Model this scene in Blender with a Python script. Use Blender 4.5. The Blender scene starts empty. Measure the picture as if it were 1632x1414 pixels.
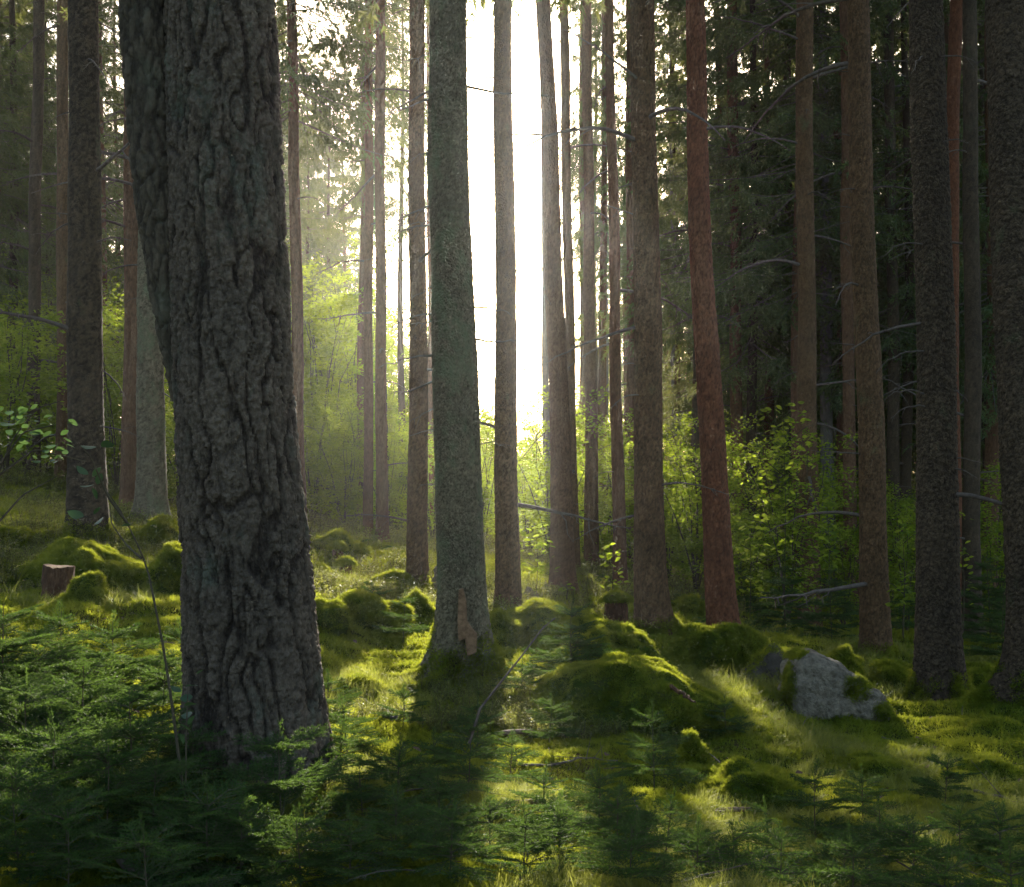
import bpy, math, random
import numpy as np
from math import radians, pi, sin, cos

# ------------------------------------------------------------------ camera, world, sun, exposure
SC = bpy.context.scene
COL = SC.collection
W_, H_, FPX, CX, HY, CAMZ = 1632., 1414., 1970., 816., 760., 1.5
cam = bpy.data.cameras.new('camera'); cam_o = bpy.data.objects.new('camera', cam); COL.objects.link(cam_o)
cam_o.location = (0, 0, CAMZ); cam_o.rotation_euler = (pi/2, 0, 0)
cam.sensor_width = 36; cam.lens = 36*FPX/W_; cam.shift_y = (HY-H_/2)/W_
cam.clip_start = .05; cam.clip_end = 3000
SC.camera = cam_o
SUN_EL, SUN_AZ = radians(13.3), radians(0.95)          # azimuth measured from +Y towards +X
wd = bpy.data.worlds.new('World'); SC.world = wd; wd.use_nodes = True
nt = wd.node_tree; bg = nt.nodes['Background']
sky = nt.nodes.new('ShaderNodeTexSky'); sky.sky_type = 'NISHITA'; sky.sun_disc = False
sky.sun_elevation = SUN_EL; sky.sun_rotation = SUN_AZ; sky.dust_density = 3.5; sky.air_density = .9; sky.ozone_density = 1.0
nt.links.new(sky.outputs[0], bg.inputs[0]); bg.inputs[1].default_value = 0.115
sl = bpy.data.lights.new('sun', 'SUN'); sun = bpy.data.objects.new('sun', sl); COL.objects.link(sun)
sl.energy = 5.0; sl.angle = radians(0.53); sl.color = (1, .92, .78)
from mathutils import Vector, Matrix, Euler
sdir = Vector((sin(SUN_AZ)*cos(SUN_EL), cos(SUN_AZ)*cos(SUN_EL), sin(SUN_EL)))
sun.rotation_euler = sdir.to_track_quat('Z', 'Y').to_euler(); sun.location = (0, 60, 30)
SC.view_settings.view_transform = 'Standard'; SC.view_settings.look = 'None'
SC.view_settings.gamma = 1; SC.view_settings.exposure = 1.55; SC.view_settings.use_curve_mapping = False
SC.render.engine = 'CYCLES'
cy = SC.cycles
cy.use_denoising = True
try: cy.denoiser = 'OPENIMAGEDENOISE'; cy.denoising_input_passes = 'RGB_ALBEDO_NORMAL'
except Exception: pass
cy.max_bounces = 4; cy.diffuse_bounces = 3; cy.glossy_bounces = 1; cy.transmission_bounces = 3; cy.volume_bounces = 0
cy.use_adaptive_sampling = True; cy.adaptive_threshold = .02
cy.transparent_max_bounces = 4; cy.sample_clamp_indirect = 4; cy.caustics_reflective = False; cy.caustics_refractive = False

# ------------------------------------------------------------------ helpers: noise
rng = np.random.default_rng(7); R = random.Random(11)
def _h(ix, iy, iz, s):
    n = (ix.astype(np.int64)*374761393 + iy.astype(np.int64)*668265263 + iz.astype(np.int64)*1440662683 + s*1013904223) & 0xffffffff
    n = ((n ^ (n >> 13))*1274126177) & 0xffffffff
    n = ((n ^ (n >> 15))*2246822519) & 0xffffffff
    return ((n ^ (n >> 16)) & 0xffffff)/float(0xffffff)
def vnoise(p, s=0):
    p = np.asarray(p, float); f = np.floor(p); t = p-f; t = t*t*(3-2*t); i = f.astype(np.int64); r = 0
    for dx in (0, 1):
        for dy in (0, 1):
            for dz in (0, 1):
                w = (t[:, 0] if dx else 1-t[:, 0])*(t[:, 1] if dy else 1-t[:, 1])*(t[:, 2] if dz else 1-t[:, 2])
                r = r+w*_h(i[:, 0]+dx, i[:, 1]+dy, i[:, 2]+dz, s)
    return r*2-1
def fbm(p, o=3, s=0):
    p = np.asarray(p, float); a, r = 1., 0
    for k in range(o): r = r+a*vnoise(p, s+k); p = p*2.03+7.7; a *= .5
    return r
def worley(p, s=0):
    p = np.asarray(p, float); i = np.floor(p).astype(np.int64); n = len(p)
    f1 = np.full(n, 9.); f2 = np.full(n, 9.); cr = np.zeros(n); dz_ = np.zeros(n)
    for dx in (-1, 0, 1):
        for dy in (-1, 0, 1):
            for dz in (-1, 0, 1):
                a, b, c = i[:, 0]+dx, i[:, 1]+dy, i[:, 2]+dz
                q2 = c+_h(a, b, c, s+2)
                d = np.sqrt((p[:, 0]-a-_h(a, b, c, s))**2+(p[:, 1]-b-_h(a, b, c, s+1))**2+(p[:, 2]-q2)**2)
                m = d < f1
                f2 = np.where(m, f1, np.minimum(f2, d)); cr = np.where(m, _h(a, b, c, s+3), cr)
                dz_ = np.where(m, p[:, 2]-q2, dz_); f1 = np.where(m, d, f1)
    return f1, f2, cr, dz_
def sstep(a, b, x): t = np.clip((x-a)/(b-a), 0, 1); return t*t*(3-2*t)
def nrm(v): return v/np.maximum(np.linalg.norm(v, axis=-1, keepdims=True), 1e-9)
def P(px, py, d): return np.array([(px-CX)/FPX*d, d, CAMZ-(py-HY)/FPX*d])

# ------------------------------------------------------------------ helpers: meshes and objects
class MB:
    """collects vertices / triangles / quads with a material slot"""
    def __init__(s): s.V = []; s.F3 = []; s.F4 = []; s.m3 = []; s.m4 = []; s.n = 0
    def add(s, V, F, m=0):
        V = np.asarray(V, np.float32).reshape(-1, 3); F = np.asarray(F, np.int64)
        if not len(F): return
        s.V.append(V)
        if F.shape[1] == 3: s.F3.append(F+s.n); s.m3.append(np.full(len(F), m))
        else: s.F4.append(F+s.n); s.m4.append(np.full(len(F), m))
        s.n += len(V)
    def mesh(s, name, mats, smooth=True):
        me = bpy.data.meshes.new(name)
        V = np.concatenate(s.V); me.vertices.add(len(V)); me.vertices.foreach_set('co', V.ravel())
        l, st, k, mi = [], [], 0, []
        for F, M in ((s.F3, s.m3), (s.F4, s.m4)):
            if F:
                F = np.concatenate(F); w = F.shape[1]
                l.append(F.ravel()); st.append(k+np.arange(len(F))*w); k += F.size; mi.append(np.concatenate(M))
        l = np.concatenate(l).astype(np.int32); st = np.concatenate(st).astype(np.int32); mi = np.concatenate(mi).astype(np.int32)
        me.loops.add(len(l)); me.loops.foreach_set('vertex_index', l)
        me.polygons.add(len(st)); me.polygons.foreach_set('loop_start', st)
        me.polygons.foreach_set('material_index', mi)
        me.polygons.foreach_set('use_smooth', np.full(len(st), bool(smooth)))
        me.update(calc_edges=True)
        for m in (mats if isinstance(mats, (list, tuple)) else [mats]): me.materials.append(m)
        return me
def plate_shade(me, v):  # per-vertex bark tone: painted crack shade plus random plate tone
    a = me.attributes.new('plate_shade', 'FLOAT', 'POINT'); a.data.foreach_set('value', np.ascontiguousarray(np.broadcast_to(v, (len(me.vertices),)), dtype=np.float32)); return me
def obj(name, me, parent=None, loc=(0, 0, 0), rot=(0, 0, 0), sc=1.):
    o = bpy.data.objects.new(name, me); COL.objects.link(o)
    if parent is not None: o.parent = parent
    o.location = loc; o.rotation_euler = rot; o.scale = (sc, sc, sc) if np.isscalar(sc) else sc
    return o
def thing(name, label, cat, loc=(0, 0, 0), rot=(0, 0, 0), sc=1., group=None, me=None):
    o = obj(name, me, None, loc, rot, sc); o['label'] = label; o['category'] = cat
    if group: o['group'] = group
    return o
def tube(mb, pts, rad, n=5, m=0, cap=False):
    pts = np.asarray(pts, float); k = len(pts); rad = np.broadcast_to(np.asarray(rad, float), (k,))
    t = nrm(np.gradient(pts, axis=0)); up = np.array([0, 0, 1.]) if abs(t[0][2]) < .9 else np.array([1., 0, 0])
    a = nrm(np.cross(t, up)); b = np.cross(t, a); th = np.arange(n)*2*pi/n
    V = pts[:, None]+rad[:, None, None]*(np.cos(th)[None, :, None]*a[:, None]+np.sin(th)[None, :, None]*b[:, None])
    i = np.arange(k-1)[:, None]*n; j = np.arange(n)[None]; j2 = (j+1) % n
    mb.add(V, np.stack([i+j, i+j2, i+n+j2, i+n+j], -1).reshape(-1, 4), m)
    if cap:
        for r, c in ((V[0], pts[0]), (V[-1], pts[-1])):
            mb.add(np.vstack([r, c[None]]), np.array([[q, (q+1) % n, n] for q in range(n)]), m)
def tris(mb, base, d, wv, m=0):
    N = len(base); V = np.stack([base-wv*.5, base+wv*.5, base+d], 1).reshape(-1, 3)
    mb.add(V, np.arange(3*N).reshape(-1, 3), m)
def leaves(mb, base, d, side, up, m=0):
    """folded diamond leaves: length vector d, half width vector side, fold lift up"""
    N = len(base); mid = base+d*.45
    V = np.stack([base, mid+side+up, base+d, mid-side+up], 1).reshape(-1, 3); k = np.arange(N)[:, None]*4
    mb.add(V, np.concatenate([k+[0, 1, 2], k+[0, 2, 3]]), m)
def rvec(n, r=None): return nrm((r or rng).normal(size=(n, 3)))

# ------------------------------------------------------------------ materials
def nodes(name):
    m = bpy.data.materials.new(name); m.use_nodes = True; t = m.node_tree
    return m, t, t.nodes['Principled BSDF'], t.nodes['Material Output']
def ramp(t, stops):
    r = t.nodes.new('ShaderNodeValToRGB'); e = r.color_ramp.elements
    while len(e) < len(stops): e.new(.5)
    for x, (p, c) in zip(e, stops): x.position = p; x.color = (*c, 1)
    return r
def noise_tex(t, scale, detail=3, coord=None, mapping=None, rough=.6):
    n = t.nodes.new('ShaderNodeTexNoise'); n.inputs['Scale'].default_value = scale; n.inputs['Detail'].default_value = detail
    n.inputs['Roughness'].default_value = rough
    if coord is not None:
        if mapping:
            mp = t.nodes.new('ShaderNodeMapping'); mp.inputs['Scale'].default_value = mapping
            t.links.new(coord, mp.inputs[0]); coord = mp.outputs[0]
        t.links.new(coord, n.inputs['Vector'])
    return n
def leaf_mat(name, c1, c2, tc, trans=.45, scale=1.3, rough=.5, spec=.3, c3=None, fine=9.):
    m, t, p, out = nodes(name)
    g = t.nodes.new('ShaderNodeNewGeometry')
    n = noise_tex(t, scale, 4, g.outputs['Position'])
    st = [(.35, c1), (.62, c2)]
    if c3: st.append((.75, c3))
    r = ramp(t, st); t.links.new(n.outputs[0], r.inputs[0])
    n2 = noise_tex(t, fine, 1, g.outputs['Position'])
    mx = t.nodes.new('ShaderNodeMix'); mx.data_type = 'RGBA'; mx.blend_type = 'MULTIPLY'; mx.inputs[0].default_value = .8
    r2 = ramp(t, [(.3, (.55, .6, .5)), (.7, (1.25, 1.15, 1.0))]); t.links.new(n2.outputs[0], r2.inputs[0])
    t.links.new(r.outputs[0], mx.inputs[6]); t.links.new(r2.outputs[0], mx.inputs[7])
    t.links.new(mx.outputs[2], p.inputs['Base Color'])
    p.inputs['Roughness'].default_value = rough; p.inputs['Specular IOR Level'].default_value = spec
    tr = t.nodes.new('ShaderNodeBsdfTranslucent')
    m2 = t.nodes.new('ShaderNodeMix'); m2.data_type = 'RGBA'; m2.blend_type = 'MULTIPLY'; m2.inputs[0].default_value = .8
    m2.inputs[6].default_value = (*tc, 1); t.links.new(r2.outputs[0], m2.inputs[7]); t.links.new(m2.outputs[2], tr.inputs[0])
    ms = t.nodes.new('ShaderNodeMixShader'); ms.inputs[0].default_value = trans
    t.links.new(p.outputs[0], ms.inputs[1]); t.links.new(tr.outputs[0], ms.inputs[2]); t.links.new(ms.outputs[0], out.inputs[0])
    return m
def bark_mat(name, c1, c2, lichen=None, lich_amt=.62, vs=(40, 40, 14), bump=.6, dist=.01, rough=.9, amt=.34):
    m, t, p, out = nodes(name)
    tc = t.nodes.new('ShaderNodeTexCoord'); co = tc.outputs['Object']
    n = noise_tex(t, 1., 6, co, (vs[0]*.6, vs[1]*.6, vs[2]*.6), .7)
    at = t.nodes.new('ShaderNodeAttribute'); at.attribute_name = 'plate_shade'; am = t.nodes.new('ShaderNodeMath'); am.operation = 'MULTIPLY_ADD'; am.inputs[1].default_value = amt; am.inputs[2].default_value = -amt*.5  # attribute darkens crack bottoms in the colour, standing in for crevice shade
    t.links.new(at.outputs['Fac'], am.inputs[0]); aa = t.nodes.new('ShaderNodeMath'); aa.operation = 'ADD'; t.links.new(am.outputs[0], aa.inputs[0]); t.links.new(n.outputs[0], aa.inputs[1])
    r = ramp(t, [(.22, c1), (.78, c2)]); t.links.new(aa.outputs[0], r.inputs[0])
    base = r.outputs[0]
    big = noise_tex(t, 1.4, 3, co); rb = ramp(t, [(.3, (.7, .72, .74)), (.7, (1.2, 1.15, 1.1))]); t.links.new(big.outputs[0], rb.inputs[0])
    mx = t.nodes.new('ShaderNodeMix'); mx.data_type = 'RGBA'; mx.blend_type = 'MULTIPLY'; mx.inputs[0].default_value = .8
    t.links.new(base, mx.inputs[6]); t.links.new(rb.outputs[0], mx.inputs[7]); base = mx.outputs[2]
    if lichen:
        l = noise_tex(t, 3.2, 6, co, (1, 1, .6), .7); rl = ramp(t, [(lich_amt-.06, (0, 0, 0)), (lich_amt+.1, (1, 1, 1))]); t.links.new(l.outputs[0], rl.inputs[0])
        mx = t.nodes.new('ShaderNodeMix'); mx.data_type = 'RGBA'; t.links.new(rl.outputs[0], mx.inputs[0])
        t.links.new(base, mx.inputs[6]); mx.inputs[7].default_value = (*lichen, 1); base = mx.outputs[2]
    t.links.new(base, p.inputs['Base Color']); p.inputs['Roughness'].default_value = rough; p.inputs['Specular IOR Level'].default_value = .2
    mp = t.nodes.new('ShaderNodeMapping'); mp.inputs['Scale'].default_value = vs; t.links.new(co, mp.inputs[0])
    v = t.nodes.new('ShaderNodeTexVoronoi'); v.feature = 'F1'; v.inputs['Scale'].default_value = 1; t.links.new(mp.outputs[0], v.inputs['Vector'])
    n3 = noise_tex(t, 1.5, 4, mp.outputs[0]); ad = t.nodes.new('ShaderNodeMath'); ad.operation = 'ADD'
    t.links.new(v.outputs[0], ad.inputs[0]); t.links.new(n3.outputs[0], ad.inputs[1])
    b = t.nodes.new('ShaderNodeBump'); b.inputs['Strength'].default_value = bump; b.inputs['Distance'].default_value = dist
    t.links.new(ad.outputs[0], b.inputs['Height']); t.links.new(b.outputs[0], p.inputs['Normal'])
    return m
def plain_mat(name, c1, c2, scale=12, bump=.3, rough=.9, dist=.01, spec=.2):
    m, t, p, out = nodes(name); tc = t.nodes.new('ShaderNodeTexCoord'); co = tc.outputs['Object']
    n = noise_tex(t, scale, 5, co); r = ramp(t, [(.3, c1), (.7, c2)]); t.links.new(n.outputs[0], r.inputs[0]); t.links.new(r.outputs[0], p.inputs['Base Color'])
    p.inputs['Roughness'].default_value = rough; p.inputs['Specular IOR Level'].default_value = spec
    b = t.nodes.new('ShaderNodeBump'); b.inputs['Strength'].default_value = bump; b.inputs['Distance'].default_value = dist
    n2 = noise_tex(t, scale*3, 5, co); t.links.new(n2.outputs[0], b.inputs['Height']); t.links.new(b.outputs[0], p.inputs['Normal'])
    return m
M = {}
M['pine'] = bark_mat('pine_bark', (.03, .022, .015), (.18, .14, .098), (.13, .145, .10), .62, (70, 70, 36), 1., .012, amt=.55)
M['spruce'] = bark_mat('spruce_bark', (.06, .034, .017), (.235, .138, .068), (.13, .13, .06), .66, (60, 60, 34), 1., .012)
M['spruce_grey'] = bark_mat('grey_spruce_bark', (.085, .068, .04), (.31, .26, .16), (.18, .20, .105), .56, (60, 60, 50), 1., .012, amt=.36)
M['spruce_dark'] = bark_mat('dark_spruce_bark', (.032, .023, .014), (.125, .09, .055), (.10, .11, .055), .66, (60, 60, 50), 1., .01, amt=.45)
M['red'] = bark_mat('red_pine_bark', (.085, .034, .018), (.29, .12, .06), None, .6, (45, 45, 22), 1., .012)
M['redbrown'] = bark_mat('red_brown_bark', (.075, .038, .021), (.25, .138, .075), None, .6, (50, 50, 20), 1., .014, amt=.28)
M['grey'] = bark_mat('grey_smooth_bark', (.10, .09, .085), (.21, .195, .18), None, .6, (40, 40, 16), .6, .01, amt=.3)
M['twig'] = plain_mat('dead_twig_bark', (.09, .07, .055), (.19, .155, .125), 30, .4)
M['stem'] = plain_mat('green_stem_bark', (.06, .05, .03), (.12, .10, .06), 30, .3)
M['rock'] = plain_mat('grey_rock', (.15, .125, .085), (.44, .375, .27), 16, 1., .9, .06)
M['earthrock'] = plain_mat('earthy_rock', (.05, .042, .03), (.13, .11, .085), 9, .9, .95, .03)
M['wood'] = plain_mat('bare_orange_wood', (.14, .08, .042), (.32, .19, .10), 30, .8)
M['litter'] = plain_mat('dry_pine_litter', (.10, .06, .04), (.24, .155, .105), 40, .7)
M['needle'] = leaf_mat('sapling_needles', (.018, .060, .019), (.034, .088, .024), (.17, .29, .05), .36, 1.6, .6, .12)
M['spruce_leaf'] = leaf_mat('spruce_foliage', (.042, .11, .045), (.07, .135, .05), (.28, .30, .07), .4, .35, .5, .3, (.10, .10, .04), 2.)
M['leaf'] = leaf_mat('broadleaf_foliage', (.045, .115, .018), (.085, .15, .02), (.48, .62, .05), .55, .3, .55, .18, (.11, .12, .02), 2.5)
M['leaf_big'] = leaf_mat('large_leaf', (.04, .09, .045), (.055, .11, .05), (.12, .22, .06), .3, 2., .4, .4)
M['moss'] = leaf_mat('moss_tufts', (.042, .118, .012), (.085, .14, .014), (.48, .53, .05), .55, 1.1, .6, .15, (.14, .115, .02))
M['grass'] = leaf_mat('fine_grass', (.04, .09, .02), (.08, .115, .025), (.46, .50, .10), .52, 1.2, .5, .25)
M['bilberry'] = leaf_mat('bilberry_leaves', (.05, .10, .03), (.09, .13, .035), (.46, .48, .10), .5, 1.2, .5, .22)
M['fern'] = leaf_mat('fern_fronds', (.04, .095, .03), (.07, .13, .04), (.20, .32, .06), .45, 1., .9, .0)
def ground_mat():
    m, t, p, out = nodes('forest_floor'); g = t.nodes.new('ShaderNodeNewGeometry'); co = g.outputs['Position']
    n = noise_tex(t, 1.1, 6, co); r = ramp(t, [(.3, (.03, .05, .012)), (.5, (.06, .075, .016)), (.62, (.085, .062, .03)), (.75, (.055, .035, .022))]); t.links.new(n.outputs[0], r.inputs[0])
    t.links.new(r.outputs[0], p.inputs['Base Color']); p.inputs['Roughness'].default_value = 1.; p.inputs['Specular IOR Level'].default_value = 0.
    b = t.nodes.new('ShaderNodeBump'); b.inputs['Strength'].default_value = .8; b.inputs['Distance'].default_value = .04
    n2 = noise_tex(t, 25, 5, co); t.links.new(n2.outputs[0], b.inputs['Height']); t.links.new(b.outputs[0], p.inputs['Normal'])
    return m
M['ground'] = ground_mat()
def mossbody_mat():
    m, t, p, out = nodes('moss_bed'); g = t.nodes.new('ShaderNodeNewGeometry'); co = g.outputs['Position']
    n = noise_tex(t, 2.2, 5, co); r = ramp(t, [(.3, (.03, .052, .01)), (.55, (.06, .085, .014)), (.72, (.075, .06, .025))]); t.links.new(n.outputs[0], r.inputs[0])
    t.links.new(r.outputs[0], p.inputs['Base Color']); p.inputs['Roughness'].default_value = .95; p.inputs['Specular IOR Level'].default_value = .05
    b = t.nodes.new('ShaderNodeBump'); b.inputs['Strength'].default_value = .7; b.inputs['Distance'].default_value = .03
    n2 = noise_tex(t, 40, 4, co); t.links.new(n2.outputs[0], b.inputs['Height']); t.links.new(b.outputs[0], p.inputs['Normal'])
    return m
M['mossbody'] = mossbody_mat()

# ------------------------------------------------------------------ ground
GC = [(415, 1245, 5.6), (742, 1080, 10), (810, 972, 16.3), (897, 938, 19), (988, 935, 21), (1038, 1000, 14.4), (1155, 1007, 14.5),
      (1400, 1050, 14.5), (1500, 1130, 11.5), (1645, 1110, 10.5), (667, 955, 17.5), (607, 865, 25), (478, 857, 25), (135, 867, 14.3), (207, 818, 21),
      (238, 828, 18), (52, 765, 26), (97, 768, 25), (1285, 1000, 20), (1548, 1010, 20), (1300, 930, 32), (820, 895, 30), (200, 1414, 4.1),
      (816, 1414, 4.3), (1500, 1414, 4.6), (1380, 1250, 7.6), (1000, 1170, 8.2), (540, 1005, 11.5), (560, 905, 19), (1220, 1110, 10.2), (30, 930, 11.5),
      (250, 960, 10.5), (600, 1130, 8.5), (1330, 1152, 10.0), (1260, 1135, 9.9)]
gp = np.array([P(*c) for c in GC])
far = np.array([[0, -4, .1], [-8, 0, .5], [8, 0, -.2], [-9, 6, .75], [8, 7, -.5], [-30, 30, 4], [30, 30, -1.6], [0, 60, -.8], [-60, 60, 6], [-18, 55, 2.0], [60, 60, -2], [0, 120, 0], [-200, 250, 6], [200, 250, 0],
                [0, 500, 4], [-400, 0, 3], [400, 0, 0], [0, -100, 0]], float)
gp = np.vstack([gp, far])
_A = np.sqrt(((gp[:, None, :2]-gp[None, :, :2])**2).sum(-1)); n_ = len(gp)
_K = np.zeros((n_+3, n_+3)); _K[:n_, :n_] = _A-np.eye(n_)*.15; _K[:n_, n_] = 1; _K[:n_, n_+1:] = gp[:, :2]; _K[n_:, :n_] = _K[:n_, n_:].T
_w = np.linalg.solve(_K, np.r_[gp[:, 2], 0, 0, 0])
def Hn(x, y):
    x = np.atleast_1d(np.asarray(x, float)); y = np.atleast_1d(np.asarray(y, float)); q = np.stack([x, y], -1); z = np.zeros(len(x))
    for k in range(0, len(x), 40000):
        d = np.sqrt(((q[k:k+40000, None]-gp[None, :, :2])**2).sum(-1)); z[k:k+40000] = d@_w[:n_]+_w[n_]+q[k:k+40000]@_w[n_+1:]
    p = np.stack([x, y, 0*x], -1)
    near = np.clip(1.3-np.hypot(x, y)/60, .25, 1)
    return z-.035+near*(.085*fbm(p*.75, 3, 5)+.05*fbm(p*2.6+3, 2, 9))
def H(x, y): return float(Hn([x], [y])[0])
def axis(a, b, n, lo, hi, k):
    mid = np.linspace(a, b, n); s = (b-a)/(n-1)
    def out(L): g = np.geomspace(s, L, k); g = np.cumsum(np.geomspace(s*1.05, 1, k)); return None
    u = np.linspace(0, 1, k+1)[1:]
    up = b+(hi-b)*(u**3.2)+u*s; dn = a-((a-lo)*(u**3.2)+u*s)
    return np.concatenate([dn[::-1], mid, up])
gx = axis(-9, 9, 230, -400, 400, 34); gy = axis(2.5, 22, 250, -90, 500, 40)
X, Y = np.meshgrid(gx, gy); Z = Hn(X.ravel(), Y.ravel())
mb = MB(); nx, ny = len(gx), len(gy); i = np.arange(ny-1)[:, None]*nx+np.arange(nx-1)[None]
mb.add(np.stack([X.ravel(), Y.ravel(), Z], -1), np.stack([i, i+1, i+nx+1, i+nx], -1).reshape(-1, 4))
g_ = obj('forest_floor', mb.mesh('forest_floor', M['ground'])); g_['kind'] = 'structure'

# ------------------------------------------------------------------ scatter (stuff): tufts instanced on points
def proto_collection(name, meshes):
    c = bpy.data.collections.new(name)
    for k, me in enumerate(meshes):
        o = bpy.data.objects.new('%s_%02d' % (name, k), me); c.objects.link(o)
    t = bpy.data.node_groups.new(name, 'GeometryNodeTree')
    t.interface.new_socket('Geometry', in_out='INPUT', socket_type='NodeSocketGeometry'); t.interface.new_socket('Geometry', in_out='OUTPUT', socket_type='NodeSocketGeometry')
    gi = t.nodes.new('NodeGroupInput'); go = t.nodes.new('NodeGroupOutput'); ip = t.nodes.new('GeometryNodeInstanceOnPoints')
    ci = t.nodes.new('GeometryNodeCollectionInfo'); ci.inputs['Collection'].default_value = c; ci.inputs['Separate Children'].default_value = True; ci.inputs['Reset Children'].default_value = True
    def attr(n, ty):
        a = t.nodes.new('GeometryNodeInputNamedAttribute'); a.data_type = ty; a.inputs[0].default_value = n; return a.outputs[0]
    e = t.nodes.new('FunctionNodeEulerToRotation'); t.links.new(attr('rot', 'FLOAT_VECTOR'), e.inputs[0])
    ip.inputs['Pick Instance'].default_value = True
    t.links.new(gi.outputs[0], ip.inputs['Points']); t.links.new(ci.outputs[0], ip.inputs['Instance']); t.links.new(attr('vi', 'INT'), ip.inputs['Instance Index'])
    t.links.new(e.outputs[0], ip.inputs['Rotation']); t.links.new(attr('sc', 'FLOAT'), ip.inputs['Scale']); t.links.new(ip.outputs[0], go.inputs[0])
    return t, len(meshes)
def scatter(name, proto, pts, nor, sc, parent=None, tilt=.25):
    t, k = proto; N = len(pts); me = bpy.data.meshes.new(name); me.vertices.add(N); me.vertices.foreach_set('co', np.asarray(pts, np.float32).ravel())
    n = nrm(nor+rng.normal(size=(N, 3))*tilt*.5)
    az = rng.uniform(0, 2*pi, N)
    # euler XYZ taking +Z to n, with a random spin first
    ry = np.arctan2(np.hypot(n[:, 0], n[:, 1]), n[:, 2]); rz = np.arctan2(n[:, 1], n[:, 0])
    # R = Rz(rz) Ry(ry) Rz(az): convert to XYZ euler
    c1, s1, c2, s2, c3, s3 = np.cos(rz), np.sin(rz), np.cos(ry), np.sin(ry), np.cos(az), np.sin(az)
    r00 = c1*c2*c3-s1*s3; r10 = s1*c2*c3+c1*s3; r20 = -s2*c3; r21 = s2*s3; r22 = c2
    ex = np.arctan2(r21, r22); ey = -np.arcsin(np.clip(r20, -1, 1)); ez = np.arctan2(r10, r00)
    a = me.attributes.new('rot', 'FLOAT_VECTOR', 'POINT'); a.data.foreach_set('vector', np.stack([ex, ey, ez], -1).astype(np.float32).ravel())
    a = me.attributes.new('sc', 'FLOAT', 'POINT'); a.data.foreach_set('value', np.asarray(sc, np.float32))
    a = me.attributes.new('vi', 'INT', 'POINT'); a.data.foreach_set('value', rng.integers(0, k, N).astype(np.int32))
    o = obj(name, me, parent); o['kind'] = 'stuff'
    md = o.modifiers.new('scatter', 'NODES'); md.node_group = t
    return o
def moss_tuft(n=34, r=.05, h=(.012, .032), w=.0055):
    mb = MB(); q = r*np.sqrt(rng.uniform(0, 1, n)); a = rng.uniform(0, 2*pi, n)
    b = np.stack([q*np.cos(a), q*np.sin(a), np.full(n, -.006)], -1)
    d = np.stack([rng.normal(0, .4, n)+.5*np.cos(a)*q/r, rng.normal(0, .4, n)+.5*np.sin(a)*q/r, np.ones(n)], -1)*rng.uniform(*h, n)[:, None]
    s = rvec(n); s[:, 2] *= .3; tris(mb, b, d, nrm(s)*w)
    # tiny side leaflets make it feathery
    k = n; b2 = b+d*rng.uniform(.3, .9, n)[:, None]; e = rvec(n); e[:, 2] = np.abs(e[:, 2])*.6; tris(mb, b2, e*.013, rvec(n)*.004)
    return mb.mesh('moss_tuft', M['moss'], False)
def grass_tuft(n=22, h=(.06, .17)):
    mb = MB()
    for k in range(n):
        a = R.uniform(0, 2*pi); q = R.uniform(0, .05); L = R.uniform(*h); l = R.uniform(.2, .9); az = R.uniform(0, 2*pi); dx, dy = cos(az), sin(az)
        s = np.linspace(0, 1, 4); c = np.stack([q*cos(a)+dx*L*l*s**2, q*sin(a)+dy*L*l*s**2, L*s*(1-.35*l*s)-.01], -1)
        w = np.array([-dy, dx, 0])*.0016; ww = (1-s**2*.9)[:, None]*w
        V = np.stack([c-ww, c+ww], 1).reshape(-1, 3); mb.add(V, np.array([[2*j, 2*j+1, 2*j+3, 2*j+2] for j in range(3)]))
    return mb.mesh('grass_tuft', M['grass'], False)
def bilberry_plant(n=5):
    mb = MB(); 
    for k in range(n):
        az = R.uniform(0, 2*pi); L = R.uniform(.08, .17); s = np.linspace(0, 1, 4); l = R.uniform(.2, .6)
        c = np.stack([cos(az)*L*l*s, sin(az)*L*l*s, L*s-.02], -1); tube(mb, c, np.linspace(.0016, .0008, 4), 3, 1)
        N = 11; t = rng.uniform(.3, 1, N); b = c[0]+(c[-1]-c[0])*t[:, None]; d = rvec(N); d[:, 2] = d[:, 2]*.4+.15; d = nrm(d)*rng.uniform(.014, .024, N)[:, None]
        sd = nrm(np.cross(d, [0, 0, 1]))*.0065; leaves(mb, b, d, sd, np.array([0, 0, .002]), 0)
    return mb.mesh('bilberry', [M['bilberry'], M['stem']], False)
MOSS = proto_collection('moss_tuft', [moss_tuft() for _ in range(6)])
GRASS = proto_collection('grass_tuft', [grass_tuft() for _ in range(6)])
BILB = proto_collection('bilberry_plant', [bilberry_plant() for _ in range(6)])
def frustum_points(N, d0, d1, pw=1.0, lo=-.52, hi=.52):
    """ground points between two distances, thinning with distance"""
    u = rng.uniform(0, 1, N)
    d = d0*(d1/d0)**u if pw == 1 else (d0**(1-pw)+u*(d1**(1-pw)-d0**(1-pw)))**(1/(1-pw))
    x = d*rng.uniform(lo, hi, N); return x, d
def gnormal(x, y):
    e = .06; return nrm(np.stack([-(Hn(x+e, y)-Hn(x-e, y))/(2*e), -(Hn(x, y+e)-Hn(x, y-e))/(2*e), np.ones(len(x))], -1))
def nz(x, y, s, seed): return fbm(np.stack([x*s, y*s, np.full(len(x), seed*1.7)], -1), 3, seed)
x, y = frustum_points(95000, 3.2, 34)
z = Hn(x, y); keep = nz(x, y, .9, 3) > -1.15; x, y, z = x[keep], y[keep], z[keep]
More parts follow.
